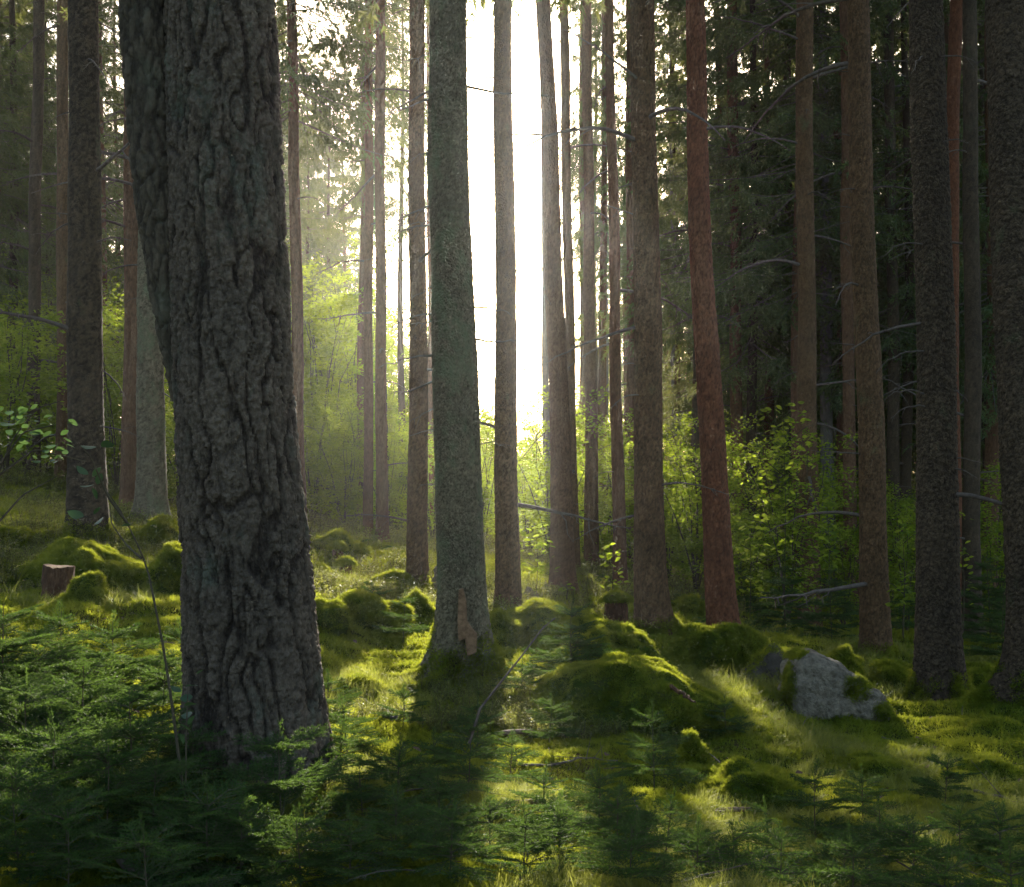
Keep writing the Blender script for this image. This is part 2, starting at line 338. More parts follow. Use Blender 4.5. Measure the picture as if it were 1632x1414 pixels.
o = scatter('ground_moss', MOSS, np.stack([x, y, z], -1), gnormal(x, y), np.clip(y/8, .75, 3.2)*rng.uniform(.7, 1.35, len(x)))
o['label'] = 'yellow green moss carpet covering the forest floor'; o['category'] = 'moss'
x, y = frustum_points(30000, 3.2, 26); px = CX+FPX*x/y
gm = nz(x, y, .55, 21)+.55*np.exp(-((x-1.9)/1.2)**2-((y-9.2)/2.0)**2)+.5*np.exp(-((x-2.6)/.7)**2-((y-7.6)/1)**2)+.5*np.exp(-((x+1.4)/.9)**2-((y-9.2)/1.6)**2)
gm = gm-1.2*np.exp(-((x-2.65)/.55)**2-((y-9.9)/.4)**2); k = gm > .33; x, y = x[k], y[k]
o = scatter('fine_grass', GRASS, np.stack([x, y, Hn(x, y)], -1), gnormal(x, y)*.5+[0, 0, .5], np.clip(y/10, .7, 1.8)*rng.uniform(.6, 1.25, len(x)), None, .5)
o['label'] = 'fine wispy grass growing through the moss'; o['category'] = 'grass'
x, y = frustum_points(26000, 8, 40)
bmk = nz(x, y, .35, 31)+.8*np.exp(-((x+4.2)/1.8)**2-((y-13.5)/3)**2)+.5*sstep(20, 26, y)
k = bmk > .35; x, y = x[k], y[k]
o = scatter('bilberry_scrub', BILB, np.stack([x, y, Hn(x, y)], -1), np.tile([0, 0, 1.], (len(x), 1)), np.clip(y/12, .8, 2.4)*rng.uniform(.7, 1.3, len(x)), None, .5)
o['label'] = 'low small-leaved bilberry scrub among the moss'; o['category'] = 'scrub'

# ------------------------------------------------------------------ moss mounds, boulders, stumps
def sample_surface(V, F, n, zmin=None, nzmin=-.1):
    V = np.asarray(V); a, b, c = V[F[:, 0]], V[F[:, 1]], V[F[:, 2]]; cr = np.cross(b-a, c-a); ar = np.linalg.norm(cr, axis=1); N = cr/np.maximum(ar, 1e-9)[:, None]
    w = ar*(N[:, 2] > nzmin)
    if zmin is not None: w = w*((a[:, 2]+b[:, 2]+c[:, 2])/3 > zmin)
    if w.sum() <= 0: return np.zeros((0, 3)), np.zeros((0, 3))
    f = rng.choice(len(F), n, p=w/w.sum()); u, v = rng.uniform(0, 1, n), rng.uniform(0, 1, n); s = u+v > 1; u[s] = 1-u[s]; v[s] = 1-v[s]
    return a[f]+(b-a)[f]*u[:, None]+(c-a)[f]*v[:, None], N[f]
def quads_to_tris(F): return np.concatenate([F[:, [0, 1, 2]], F[:, [0, 2, 3]]])
def blob(prof, depth, rough, seed, nphi=56, npsi=22, box=.75, nf=3.5):
    """inflate an outline (x, z) about its centre into a lump of the given half depth"""
    prof = np.asarray(prof, float); c = prof.mean(0); d = prof-c; ang = np.arctan2(d[:, 1], d[:, 0]); o_ = np.argsort(ang); ang = ang[o_]; r = np.hypot(d[:, 0], d[:, 1])[o_]
    ph = np.linspace(-pi, pi, nphi, endpoint=False); rr = np.interp(ph, np.r_[ang-2*pi, ang, ang+2*pi], np.r_[r, r, r])
    ps = np.linspace(-pi/2+.02, pi/2-.02, npsi)
    cp = np.abs(np.cos(ps))**box; sp = np.sign(np.sin(ps))*np.abs(np.sin(ps))**box
    V = np.stack([c[0]+rr[None]*np.cos(ph)[None]*cp[:, None], np.broadcast_to(depth*sp[:, None], (npsi, nphi)), c[1]+rr[None]*np.sin(ph)[None]*cp[:, None]], -1).reshape(-1, 3)
    cen = np.array([c[0], 0, c[1]]); n = nrm(V-cen); s = (np.ptp(prof[:, 0])+2*depth)*.25
    V = V+n*(rough*s*fbm(V/s*nf*.35+seed*3.1, 4, seed))[:, None]
    i = np.arange(npsi-1)[:, None]*nphi; j = np.arange(nphi)[None]; j2 = (j+1) % nphi
    F = np.stack([i+j, i+nphi+j, i+nphi+j2, i+j2], -1).reshape(-1, 4)
    V = np.vstack([V, V[:nphi].mean(0), V[-nphi:].mean(0)]); a = len(V)-2
    T = np.array([[q, (q+1) % nphi, a] for q in range(nphi)]+[[(npsi-1)*nphi+(q+1) % nphi, (npsi-1)*nphi+q, a+1] for q in range(nphi)])
    return V, F, T
def mound(px, ptop, pbot, hw, d, label, dens=1., depth=.8, mat='mossbody', moss=True, seed=1, rough=.2, name='moss_mound', group=None, skew=0., nzm=-.05, cat='mound', box=.75, msc=.8):
    x0 = (px-CX)/FPX*d; zt = CAMZ-(ptop-HY)/FPX*d; zb = min(H(x0, d), zt-.06)-.12; w = hw/FPX*d; h = zt-zb
    th = np.linspace(0, pi, 25); prof = np.stack([np.cos(th)*w*1.4+skew*w*np.sin(th)**2, np.sin(th)**1.7*h*(1+.12*np.sin(th*5+seed))], -1); prof = np.vstack([prof, [[-w*1.3, -.1], [0, -.12], [w*1.3, -.1]]])
    V, F, T = blob(prof, w*depth*1.3, rough, seed, box=.95, nf=5.5)
    mb = MB(); mb.add(V, F); mb.add(V, T)
    t = thing(name, label, cat, (x0, d, zb), group=group)
    obj('mound_body' if name == 'moss_mound' else 'rock_body', mb.mesh(name, M[mat]), t)
    if moss:
        Ft = quads_to_tris(F); area = 2*pi*w*h*1.2+w*w*2
        n = int(min(7500, dens*area*1900*min(1, (11/d)**1.5))); pts, nn = sample_surface(V, Ft, max(n, 120), .05, nzm)
        scatter('moss', MOSS, pts, nn*.7+[0, 0, .35], max(.8, d/10)*msc*rng.uniform(.6, 1.2, len(pts))*(1+.6*np.clip(vnoise(pts*7, seed), -.6, 1)), t)
    return t
gB = None
mound(880, 962, 1012, 78, 13, 'sunlit moss mound just behind the young backlit spruce', seed=3, skew=.2)
mound(800, 985, 1010, 30, 12.6, 'small moss hump beside the roots of the peeling spruce', seed=31)
mound(965, 990, 1056, 66, 11.2, 'steep moss covered rock with dark bare face and glowing edge', seed=4, skew=.25, rough=.3)
mound(1000, 1068, 1170, 140, 8.9, 'broad low mossy hummock with a broken stick on its slope', seed=5, depth=.7, dens=1.2)
mound(1150, 1013, 1056, 105, 12.6, 'long thick moss bank in front of the red brown pine', seed=6, depth=.5)
mound(1228, 1035, 1075, 42, 11.4, 'brown earthy rock between moss bank and grey boulder', seed=7, mat='earthrock', moss=True, dens=.25, nzm=.55, name='earthy_rock', cat='rock')
mound(1330, 1042, 1100, 52, 11.9, 'moss hump directly behind the grey boulder', seed=8)
mound(1450, 1054, 1100, 70, 12.9, 'long mossy log-like bank behind the dark scaly spruce', seed=9, depth=.5)
mound(1565, 1056, 1105, 50, 12.6, 'moss bank between the two dark trunks at the stand edge', seed=10)
mound(1404, 1207, 1265, 72, 7.7, 'rounded dark moss hummock in the foreground grass below the boulder', seed=11, dens=1.3)
mound(130, 874, 920, 100, 12, 'long dark mossy rock bank below the dark spruce', seed=12, depth=.5)
mound(138, 922, 965, 36, 10.6, 'small round moss hummock below the mossy rock bank', seed=13)
mound(270, 872, 930, 46, 12, 'dark mossy hump tucked behind the big pine trunk', seed=14)
mound(240, 830, 862, 45, 15, 'sunlit moss hump at the foot of the paired spruces', seed=15)
mound(516, 957, 1003, 32, 11.4, 'rounded moss hummock close to the big pine trunk', seed=16)
mound(590, 948, 1000, 55, 12.2, 'lit mossy hump with small plants between pine and leaning shade', seed=17)
mound(665, 952, 1008, 26, 13.2, 'moss hump hugging the foot of the dark slim spruce', seed=18)
mound(533, 852, 892, 40, 20.5, 'mossy boulder behind the little stumps', seed=19, dens=.8)
mound(617, 914, 935, 40, 17, 'flat moss hump lying across the sunny clearing', seed=20, depth=.5)
mound(930, 922, 942, 18, 19.5, 'reddish brown moss hump at the foot of the leaning furrowed trunk', seed=21)
mound(20, 840, 870, 32, 14, 'shaded mossy hump on the slope by the dark spruce', seed=22)
mound(1200, 1222, 1275, 85, 6.9, 'low bright yellow moss swell on the foreground floor', seed=23, dens=1.2, depth=.6)
mound(1105, 1175, 1235, 20, 7.6, 'narrow upright moss tuft glowing along one edge', seed=24, depth=.6)
mound(1065, 990, 1012, 60, 15.2, 'low moss hump around the roots of the straight brown spruce', seed=25)
mound(1090, 955, 985, 40, 18.5, 'moss hump in the shade between brown spruce and pine', seed=26)
mound(1555, 1215, 1280, 75, 7.4, 'low swell of pale sunlit grass and moss', seed=27, depth=.6)
for a in ((845, 936, 950, 14, 17.3, 'pale grey stone shining in the sunny gap between trunks', 41), (806, 969, 982, 17, 14.6, 'small pale stone at the foot of the sunlit slim spruce', 42),
          (700, 905, 925, 13, 18, 'half hidden stone behind the peeling spruce', 43), (870, 930, 938, 9, 19, 'tiny pale stone near the leaning furrowed trunk', 44)):
    mound(*a[:6], seed=a[6], mat='rock', moss=False, name='stone', cat='stone', rough=.3, depth=.8)
# the grey boulder
d = 10.4; q = [(1249, 1125), (1252, 1092), (1260, 1056), (1272, 1041), (1292, 1039), (1315, 1052), (1345, 1072), (1375, 1090), (1398, 1106), (1412, 1128), (1405, 1150), (1360, 1160), (1300, 1158), (1255, 1155)]
pr = np.array([P(a, b, d)[[0, 2]] for a, b in q]); c0 = pr.mean(0)
V, F, T = blob(pr-c0, .30, .04, 51, 130, 60, .5, 12.)
f1, f2, cr, dz = worley(V*[5.5, 5.5, 7]+3, 91); V = V+nrm(V)*(.035*cr+.03*(.5-f1)+.008*fbm(V*30, 3, 5))[:, None]; mb = MB(); mb.add(V, F); mb.add(V, T)
bo = thing('boulder', 'bare grey granite boulder with slanting top and round moss patch', 'boulder', (c0[0], d, c0[1]))
obj('rock_body', mb.mesh('boulder', M['rock']), bo)
Ft = quads_to_tris(F); pts, nn = sample_surface(V, Ft, 30000, None, -1)
loc = pts+[c0[0], d, c0[1]]; ppx = CX+FPX*loc[:, 0]/loc[:, 1]; ppy = HY-FPX*(loc[:, 2]-CAMZ)/loc[:, 1]
for nm, (cx_, cy_, rx, ry), lab in (('moss_patch', (1366, 1098, 21, 19), 'round green moss patch near the low end'), ('moss_patch', (1258, 1092, 9, 34), 'moss strip hanging down the steep end'), ('moss_patch', (1268, 1041, 14, 6), 'thin moss on the peak'), ('moss_patch', (1408, 1135, 14, 12), 'moss at the tapering end')):
    k = ((ppx-cx_)/rx)**2+((ppy-cy_)/ry)**2+.25*vnoise(pts*25, 3) < 1; k &= nn[:, 1] < .6
    so = scatter(nm, MOSS, pts[k][:420], nn[k][:420]*.8+[0, 0, .2], .7*rng.uniform(.7, 1.3, k.sum())[:420], bo); so['label'] = lab
def stump(px, ptop, w, d, label, moss=True, tilt=0):
    x0 = (px-CX)/FPX*d; zt = CAMZ-(ptop-HY)/FPX*d; zb = min(H(x0, d), zt-.08)-.08; r = w/2/FPX*d; h = zt-zb; n = 28; hs = np.linspace(0, h, 12); th = np.arange(n)*2*pi/n
    rr = r*(1+.5*np.exp(-hs/(.25*h))[:, None]*(.5+.5*np.cos(th*4+px)[None])); V = np.stack([rr*np.cos(th), rr*np.sin(th), np.broadcast_to(hs[:, None], rr.shape)], -1).reshape(-1, 3)
    V += nrm(V*[1, 1, 0])*(.07*r*fbm(V/r*[3, 3, 1.]+px, 3, 3)+.03*r*vnoise(V/r*[9, 9, 1], 5))[:, None]
    V[-n:, 2] += .04*h*fbm(V[-n:]/r*3, 2, int(px))
    i = np.arange(11)[:, None]*n; j = np.arange(n)[None]; F = np.stack([i+j, i+(j+1) % n, i+n+(j+1) % n, i+n+j], -1).reshape(-1, 4)
    t = thing('tree_stump', label, 'stump', (x0, d, zb), (0, tilt, 0)); mb = MB(); mb.add(V, F); obj('stump_side', plate_shade(mb.mesh('stump_side', M['redbrown']), .2+.5*vnoise(V/r*[6, 6, 1.5], 8)), t)
    top = np.vstack([V[-n:], [[0, 0, h*1.01]]]); mb = MB(); mb.add(top, np.array([[q, (q+1) % n, n] for q in range(n)])); obj('cut_face', mb.mesh('cut_face', M['wood']), t)
    if moss:
        m = int(np.clip(900*(r/.15)**2*(11/d), 60, 600)); q = r*1.05*np.sqrt(rng.uniform(0, 1, m)); a = rng.uniform(0, 2*pi, m)
        scatter('moss_cap', MOSS, np.stack([q*np.cos(a), q*np.sin(a), np.full(m, h)-.08*h*(q/r)**3], -1), np.stack([np.cos(a)*q/r*.7, np.sin(a)*q/r*.7, np.ones(m)], -1), max(.8, d/11)*rng.uniform(.7, 1.3, m), t)
    return t
stump(538, 869, 17, 19, 'taller small stump with moss cap in front of mossy boulder')
stump(551, 894, 18, 17.5, 'low rounded stump wholly capped in moss')
stump(507, 904, 22, 16, 'dark squat stump with flat top near the big pine')
stump(90, 902, 48, 11, 'broad sawn stump with pale top below the mossy rock bank', False, .06)
stump(31, 824, 14, 16, 'small dark stump standing alone on the shaded slope')
stump(982, 948, 36, 15.2, 'moss draped stump behind the young backlit spruce')

# ------------------------------------------------------------------ trees
def dead_branch(seed, L=1., twigs=5):
    r = np.random.default_rng(seed); s = np.linspace(0, 1, 9); sag = r.uniform(-.15, .55); wob = r.normal(0, .025, (9, 3)).cumsum(0)*.6; wob[0] = 0
    c = np.stack([s*L, r.uniform(-.15, .15)*s**2*L, (.18*s-sag*s**2)*L], -1)+wob*L*s[:, None]; mb = MB()
    tube(mb, c, .018*(1-s*.85)+.0015, 5)
    for k in range(twigs):
        i = r.integers(2, 8); l = L*r.uniform(.12, .38)*(1.1-s[i]); d = nrm(np.array([r.uniform(.2, .9), r.choice([-1, 1])*r.uniform(.3, 1), r.uniform(-.8, .25)])); u = np.linspace(0, 1, 4)[:, None]
        tube(mb, c[i]+d*l*u+np.array([0, 0, -.25*l])*u**2+r.normal(0, .02, (4, 3))*u*L, .007*(1-u[:, 0]*.8)+.0012, 3)
    return mb.mesh('dead_branch', M['twig'])
DEAD = [dead_branch(100+k, 1., 3+k % 6) for k in range(12)]
def spruce_crown(seed, h, rmax, nb=110, K=17, Mn=14, t0=0., size=1., droop=.35):
    r = np.random.default_rng(seed); mb = MB(); t = t0+(1-t0)*r.uniform(0, 1, nb)**1.15; az = r.uniform(0, 2*pi, nb)
    L = rmax*np.maximum(1-t, .04)**.75*r.uniform(.55, 1.15, nb); dr = droop*r.uniform(.5, 1.5, nb)*(1-t*.8); z0 = t*h
    def pt(b, s): return np.stack([np.cos(az[b])*L[b]*s, np.sin(az[b])*L[b]*s, z0[b]+L[b]*(-dr[b]*s**1.1+.16*s**3)], -1)
    s8 = np.linspace(0, 1, 6)
    for b in range(nb): tube(mb, pt(np.full(6, b), s8), .022*(1-s8*.85)*max(.4, L[b]/rmax), 3, 0)
    b = np.repeat(np.arange(nb), K); s = r.uniform(.12, 1, nb*K)**.8; base = pt(b, s); sd = r.choice([-1, 1], nb*K)
    fwd = np.stack([np.cos(az[b]), np.sin(az[b]), 0*s], -1); lat = np.stack([-np.sin(az[b]), np.cos(az[b]), 0*s], -1)*sd[:, None]
    td = nrm(fwd*r.uniform(.2, .8, (nb*K, 1))+lat*r.uniform(.2, 1, (nb*K, 1))+np.array([0, 0, -1])*r.uniform(.2, 1.1, (nb*K, 1)))
    tl = L[b]*r.uniform(.12, .34, nb*K)*(1.15-.6*s)
    u = r.uniform(0, 1, (nb*K, Mn)); q = (base[:, None]+td[:, None]*(tl[:, None]*u)[..., None]); q[..., 2] -= .25*tl[:, None]*u**2
    N = nb*K*Mn; q = q.reshape(-1, 3); dirs = nrm(np.repeat(td, Mn, 0)*.9+r.normal(size=(N, 3))*.55+[0, 0, -.25])
    ln = size*r.uniform(.05, .12, N)[:, None]; wv = nrm(np.cross(dirs, r.normal(size=(N, 3))))*size*r.uniform(.014, .03, N)[:, None]
    tris(mb, q, dirs*ln, wv, 1)
    return mb.mesh('spruce_crown', [M['twig'], M['spruce_leaf']], False)
CROWN = [spruce_crown(10+k, 13, 2.0, 66, 13, 10, 0, 1.6) for k in range(3)]
LOW = [spruce_crown(40+k, 16, 3.1, 220, 21, 22, 0, 1.25, .45) for k in range(4)]

def trunk_mesh(d, h_top, r0, r1, hf, lean, curve, flare, style, nth, seed, mat):
    """base at origin; radius r0 at 1 m, r1 at height hf; lean = x offset at hf"""
    rs = np.random.default_rng(seed)
    fine = {'pine': .011, 'scale': .012, 'flake': .012, 'furrow': .024}.get(style, .05)
    if d < 7: fine = .0062
    hh = np.concatenate([np.arange(-.45, hf+.5, fine), np.linspace(hf+.6, h_top, 26)])
    th = np.arange(nth)*2*pi/nth; T, Hh = np.meshgrid(th, hh)
    sl = (r1-r0)/(hf-1); r = np.where(hh < hf, r0+sl*(hh-1), r1+(hh-hf)*(0.012-r1)/max(h_top-hf, .5)); r = np.maximum(r, .012)
    lob = sum(w*np.maximum(0, np.cos(T-a))**6 for a, w in zip(rs.uniform(0, 2*pi, 5), rs.uniform(.5, 1.2, 5)))
    rad = r[:, None]+flare*r0*np.exp(-np.maximum(Hh, -.25)/(r0*1.1))*(.3+lob*.9)+.18*r0*np.exp(-np.maximum(Hh, 0)/.9)
    ox = lean*(hh/hf)+curve*np.sin(pi*np.clip(hh/hf, 0, 1)); oy = .04*np.sin(hh*.7+seed)
    ox = ox+.012*np.sin(hh*1.3+seed*2)
    c_, s_ = np.cos(T), np.sin(T); Q = np.stack([c_*r0, s_*r0, Hh], -1).reshape(-1, 3)
    low = fbm(Q*[5, 5, 1.2]+seed, 3, seed)*r0*.055
    if style == 'pine':
        w = np.stack([fbm(Q*[9, 9, 4.], 3, seed+1), fbm(Q*[9, 9, 4.]+9, 3, seed+2), fbm(Q*[7, 7, 3.]+5, 2, seed+3)], -1)
        f1, f2, cr, dz = worley(Q*[25, 25, 6.0]+w*[.9, .9, .75], seed+4); rg = np.abs(vnoise(Q*[21, 21, 2.6]+w*[.8, .8, .5], seed+20)); rg2 = np.abs(vnoise(Q*[40, 40, 6]+w*[1, 1, .8], seed+21)); pl = sstep(.0, .22, rg)*(.55+.45*sstep(0, .16, rg2))*(.7+.3*sstep(0, .1, f2-f1))
        g1, g2, cr2, dz2 = worley(Q*[62, 62, 36.]+w*.9, seed+8); fl = sstep(.0, .2, g2-g1)
        disp = .02*pl+.003*cr*pl+.004*fl*pl+.006*(cr2-.5)*pl-.003*dz2*pl+.003*fbm(Q*90, 2, seed+6); bk = .12+.88*sstep(.2, 1, pl)*(.35+.15*fl+.5*cr2)+.15*fbm(Q*[60, 60, 30], 3, seed+12)  # bk: fissures painted dark as shade, flakes vary at random
    elif style in ('scale', 'flake'):
        a = (44, 44, 30) if style == 'flake' else (34, 34, 24)
        w = np.stack([vnoise(Q*12, seed+1), vnoise(Q*12+9, seed+2), vnoise(Q*12+5, seed+3)], -1)
        f1, f2, cr, dz = worley(Q*a+w*.5, seed+4); amp = .010 if style == 'scale' else .007
        disp = amp*(sstep(.0, .22, f2-f1)*.7+(cr-.3)*.9-dz*.8)+.003*fbm(Q*80, 2, seed+6); bk = sstep(0, .2, f2-f1)*(.35+.65*cr)  # crack shade painted into bk; each scale keeps its own tone
    elif style == 'furrow':
        w = np.stack([vnoise(Q*8, seed+1), vnoise(Q*8+9, seed+2), vnoise(Q*6+5, seed+3)], -1)
        f1, f2, cr, dz = worley(Q*[30, 30, 13]+w*.7, seed+4); disp = .008*sstep(0, .3, f2-f1)+.005*cr; bk = sstep(0, .22, f2-f1)*(.4+.6*cr)  # furrow bottoms darkened in colour like crevice shade, ridges vary by cell
    else:
        f1, f2, cr, dz = worley(Q*[34, 34, 14], seed+4); disp = .004*fbm(Q*[30, 30, 12], 2, seed+6); bk = .25+.6*cr
    # whorl swellings
    disp = disp+.006*np.maximum(0, vnoise(np.stack([Q[:, 0]*3, Q[:, 1]*3, Q[:, 2]*2.4], -1), seed+9))**2
    rad = rad+(low+disp).reshape(rad.shape)
    V = np.stack([ox[:, None]+rad*c_, oy[:, None]+rad*s_, Hh], -1).reshape(-1, 3); n = nth; k = len(hh)
    i = np.arange(k-1)[:, None]*n; j = np.arange(n)[None]; F = np.stack([i+j, i+(j+1) % n, i+n+(j+1) % n, i+n+j], -1).reshape(-1, 4)
    mb = MB(); mb.add(V, F)
    return plate_shade(mb.mesh('trunk', mat), bk), V, F, (lambda z: lean*(z/hf)+curve*sin(pi*min(max(z/hf, 0), 1))), (lambda z: (r0+sl*(z-1)) if z < hf else r1)
NTREE = 0
def tree(name, label, pxb, pyb, pxt, wb, wt, d, style='smooth', mat='spruce', curve=0., flare=.5, nbr=8, crown='high', moss=0, group=None, nth=None, hs=22., cat='tree', hbr=(.9, None), brs=1., hcr=8.):
    global NTREE; NTREE += 1; sd = NTREE*17
    x0 = (pxb-CX)/FPX*d; z0 = CAMZ-(pyb-HY)/FPX*d; g = H(x0, d); z0 = min(z0, g+.06) if abs(z0-g) < .25 else g
    hf = CAMZ+HY/FPX*d-z0; lean = (pxt-pxb)/FPX*d; r0, r1 = .93*wb/2/FPX*d, .95*wt/2/FPX*d
    hs = max(hs, hf+6)
    nth = nth or (96 if style in ('scale', 'flake', 'pine') else 40 if style == 'furrow' else 26)
    me, V, F, ofs, rad = trunk_mesh(d, hs, r0, r1, hf, lean, curve/FPX*d, flare, style, nth, sd, M[mat])
    t = thing(name, label, cat, (x0, d, z0), group=group); obj('trunk', me, t)
    if moss:
        pts, nn = sample_surface(V[:nth*int(1.3/.011)] if False else V, quads_to_tris(F), 60000, None, -1)
        k = (pts[:, 2] > -.1) & (pts[:, 2] < moss) & (rng.uniform(0, 1, len(pts)) < np.exp(-np.maximum(pts[:, 2], 0)/(moss*.45))) & (vnoise(pts*6, 3) > -.35)
        pts, nn = pts[k][:2600], nn[k][:2600]; scatter('moss', MOSS, pts, nn*.8+[0, 0, .35], max(.8, d/11)*rng.uniform(.7, 1.4, len(pts)), t)
    lo, hi = hbr; hi = hi or hf+.8
    for k in range(nbr):
        z = lo+(hi-lo)*(k+R.random())/nbr; az = R.uniform(0, 2*pi) if R.random() < .4 else R.choice([0, pi])+R.uniform(-.7, .7); L = brs*R.uniform(.35, 1.6)*(1 if R.random() < .75 else .4)
        obj('branch', DEAD[R.randrange(len(DEAD))], t, (ofs(z)+cos(az)*rad(z)*.8, sin(az)*rad(z)*.8, z), (R.uniform(-.5, .5), R.uniform(-.25, .35), az), (L, L, L))
    if crown == 'low':
        obj('crown', LOW[NTREE % 4], t, (ofs(hcr), 0, hcr), (0, math.atan2(lean, hf)*.8, R.uniform(0, 6)), (.75, .75, (hs-hcr)/15.5))
    if crown == 'high':
        hc = max(hf+.6, hs*.40); k = R.randrange(3)
        obj('crown', CROWN[k], t, (ofs(hc), 0, hc), (0, math.atan2(lean, hf)*.8, R.uniform(0, 6)), (1, 1, (hs-hc)/13*1.03))
    return t, ofs, rad
def bare_branch(t, tb, d, p0, p1, r=.011, sag=.03, twigs=3, seed=0, dy=-.1):
    """a dead branch between two picture points at the tree's own distance, as a child of the tree"""
    o_ = np.array(tb.location); a = P(p0[0]+(16 if p1[0] < p0[0] else -16), p0[1], d+.05)-o_; b = P(*p1, d)-o_; b[1] += dy; s = np.linspace(0, 1, 9)[:, None]; L = np.linalg.norm(b-a); r_ = np.random.default_rng(seed)
    c = a+(b-a)*s+np.array([0, 0, 1])*sag*np.sin(pi*s)+r_.normal(0, .012, (9, 3))*s; mb = MB(); tube(mb, c, r*(1-.8*s[:, 0]), 6)
    for k in range(twigs):
        i = r_.integers(3, 8); dd = nrm((b-a)/L+r_.normal(0, .6, 3)); u = np.linspace(0, 1, 4)[:, None]; tube(mb, c[i]+dd*L*r_.uniform(.1, .3)*u+[0, 0, -.04]*u**2, .004*(1-.8*u[:, 0]), 3)
    return obj('branch', mb.mesh('branch', M['twig']), tb)
# --- the big pine with its side stem
bigpine, ofs, rad = tree('pine_tree', 'massive dark pine trunk with deep furrowed bark and forked side stem', 418, 1245, 343, 186, 160, 5.6, 'pine', 'pine', 0, .38, 0, 'high', 0, nth=190)
o0 = np.array(bigpine.location)
cpts = [(300, 640), (285, 520), (272, 420), (258, 320), (246, 210), (236, 90), (228, -40), (220, -250), (205, -900)]; wpx = [40, 62, 72, 74, 74, 72, 70, 66, 56]
c = np.array([P(a, b, 5.66)-o0 for a, b in cpts]); s = np.linspace(0, 1, len(c)); si = np.concatenate([np.linspace(0, .8, 330), np.linspace(.81, 1, 20)])
c = np.stack([np.interp(si, s, c[:, k]) for k in range(3)], -1); rr = np.interp(si, s, wpx)/2/FPX*5.6; nth = 90; th = np.arange(nth)*2*pi/nth
Vs = np.stack([c[:, 0, None]+rr[:, None]*np.cos(th), c[:, 1, None]+rr[:, None]*np.sin(th), np.broadcast_to(c[:, 2, None], (len(c), nth))], -1).reshape(-1, 3)
w = np.stack([fbm(Vs*[9, 9, 4.], 3, 71), fbm(Vs*[9, 9, 4.]+9, 3, 72), fbm(Vs*[7, 7, 3.], 2, 73)], -1); f1, f2, cr, dz = worley(Vs*[30, 30, 7]+w*.5, 75)
g1, g2, cr2, dz2 = worley(Vs*[60, 60, 28.]+w*.8, 77); n2 = np.tile(np.stack([np.cos(th), np.sin(th), 0*th], -1), (len(c), 1))
Vs = Vs+n2*(.012*sstep(.02, .3, f2-f1)+.005*cr+.006*cr2+.003*fbm(Vs*90, 2, 78))[:, None]
i = np.arange(len(c)-1)[:, None]*nth; j = np.arange(nth)[None]; mb = MB(); mb.add(Vs, np.stack([i+j, i+(j+1) % nth, i+nth+(j+1) % nth, i+nth+j], -1).reshape(-1, 4))
M['pine_lichen'] = bark_mat('lichened_pine_bark', (.034, .027, .018), (.15, .12, .078), (.125, .125, .08), .62, (60, 60, 24), .8, .008)
o = obj('side_stem', plate_shade(mb.mesh('side_stem', M['pine_lichen']), sstep(.02, .25, f2-f1)*(.4+.6*cr2)), bigpine); o['label'] = 'greenish lichened side stem forking from the pine'  # stem cracks get painted shade through the tone attribute
# --- the main grey spruce
ms, ofs, rad = tree('spruce_tree', 'grey scaly spruce with bare wood scar and mossy spreading roots', 741, 1078, 715, 76, 60, 10, 'flake', 'spruce_grey', -6, .8, 0, 'high', .42, nth=112)
for k, (a, b) in enumerate([((690, 130), (612, 172)), ((690, 155), (625, 195)), ((692, 70), (640, 92)), ((690, 322), (612, 372)), ((690, 345), (637, 352)), ((692, 358), (625, 380)), ((748, 136), (878, 146)), ((690, 500), (625, 522)),
                            ((690, 505), (640, 515)), ((691, 565), (606, 592)), ((691, 600), (620, 626)), ((693, 650), (660, 672)), ((693, 765), (668, 772)), ((752, 490), (818, 508)), ((755, 538), (842, 541)), ((757, 713), (812, 712)), ((757, 585), (782, 590)), ((692, 245), (655, 262)), ((691, 440), (655, 470)), ((762, 815), (782, 812)), ((750, 60), (790, 40)), ((752, 225), (765, 240))]):
    bare_branch(ms, ms, 9.95, a, b, .012 if abs(a[0]-b[0]) > 60 else .008, .03 if k % 2 else -.02, 2+k % 3, k, -.15 if k % 2 else .12)
def scar(t, pts, d, label, name='wood_scar', slope=0.):
    """a slab of bare wood set into the trunk's front, slightly proud"""
    o_ = np.array(t.location); mb = MB(); a = np.array([P(x_, y_, d-slope*(y_-900))-o_ for x_, y_ in pts]); n = len(a)
    V = np.vstack([a, a+[0, .1, 0], a.mean(0)[None]-[0, .008, 0]]); mb.add(V, np.array([[q, (q+1) % n, 2*n] for q in range(n)])); mb.add(V, np.array([[q, q+n, (q+1) % n+n, (q+1) % n] for q in range(n)]))
    o = obj(name, mb.mesh(name, M['wood'], False), t); o['label'] = label
scar(ms, [(731, 940), (738, 938), (743, 960), (744, 990), (752, 1003), (760, 1012), (759, 1040), (745, 1046), (741, 1018), (731, 1022), (729, 990)], 9.79, 'bare orange brown wood where bark has peeled', slope=.0008)
scar(ms, [(757, 762), (763, 775), (766, 815), (763, 835), (758, 800)], 9.93, 'narrow strip of bare reddish wood')
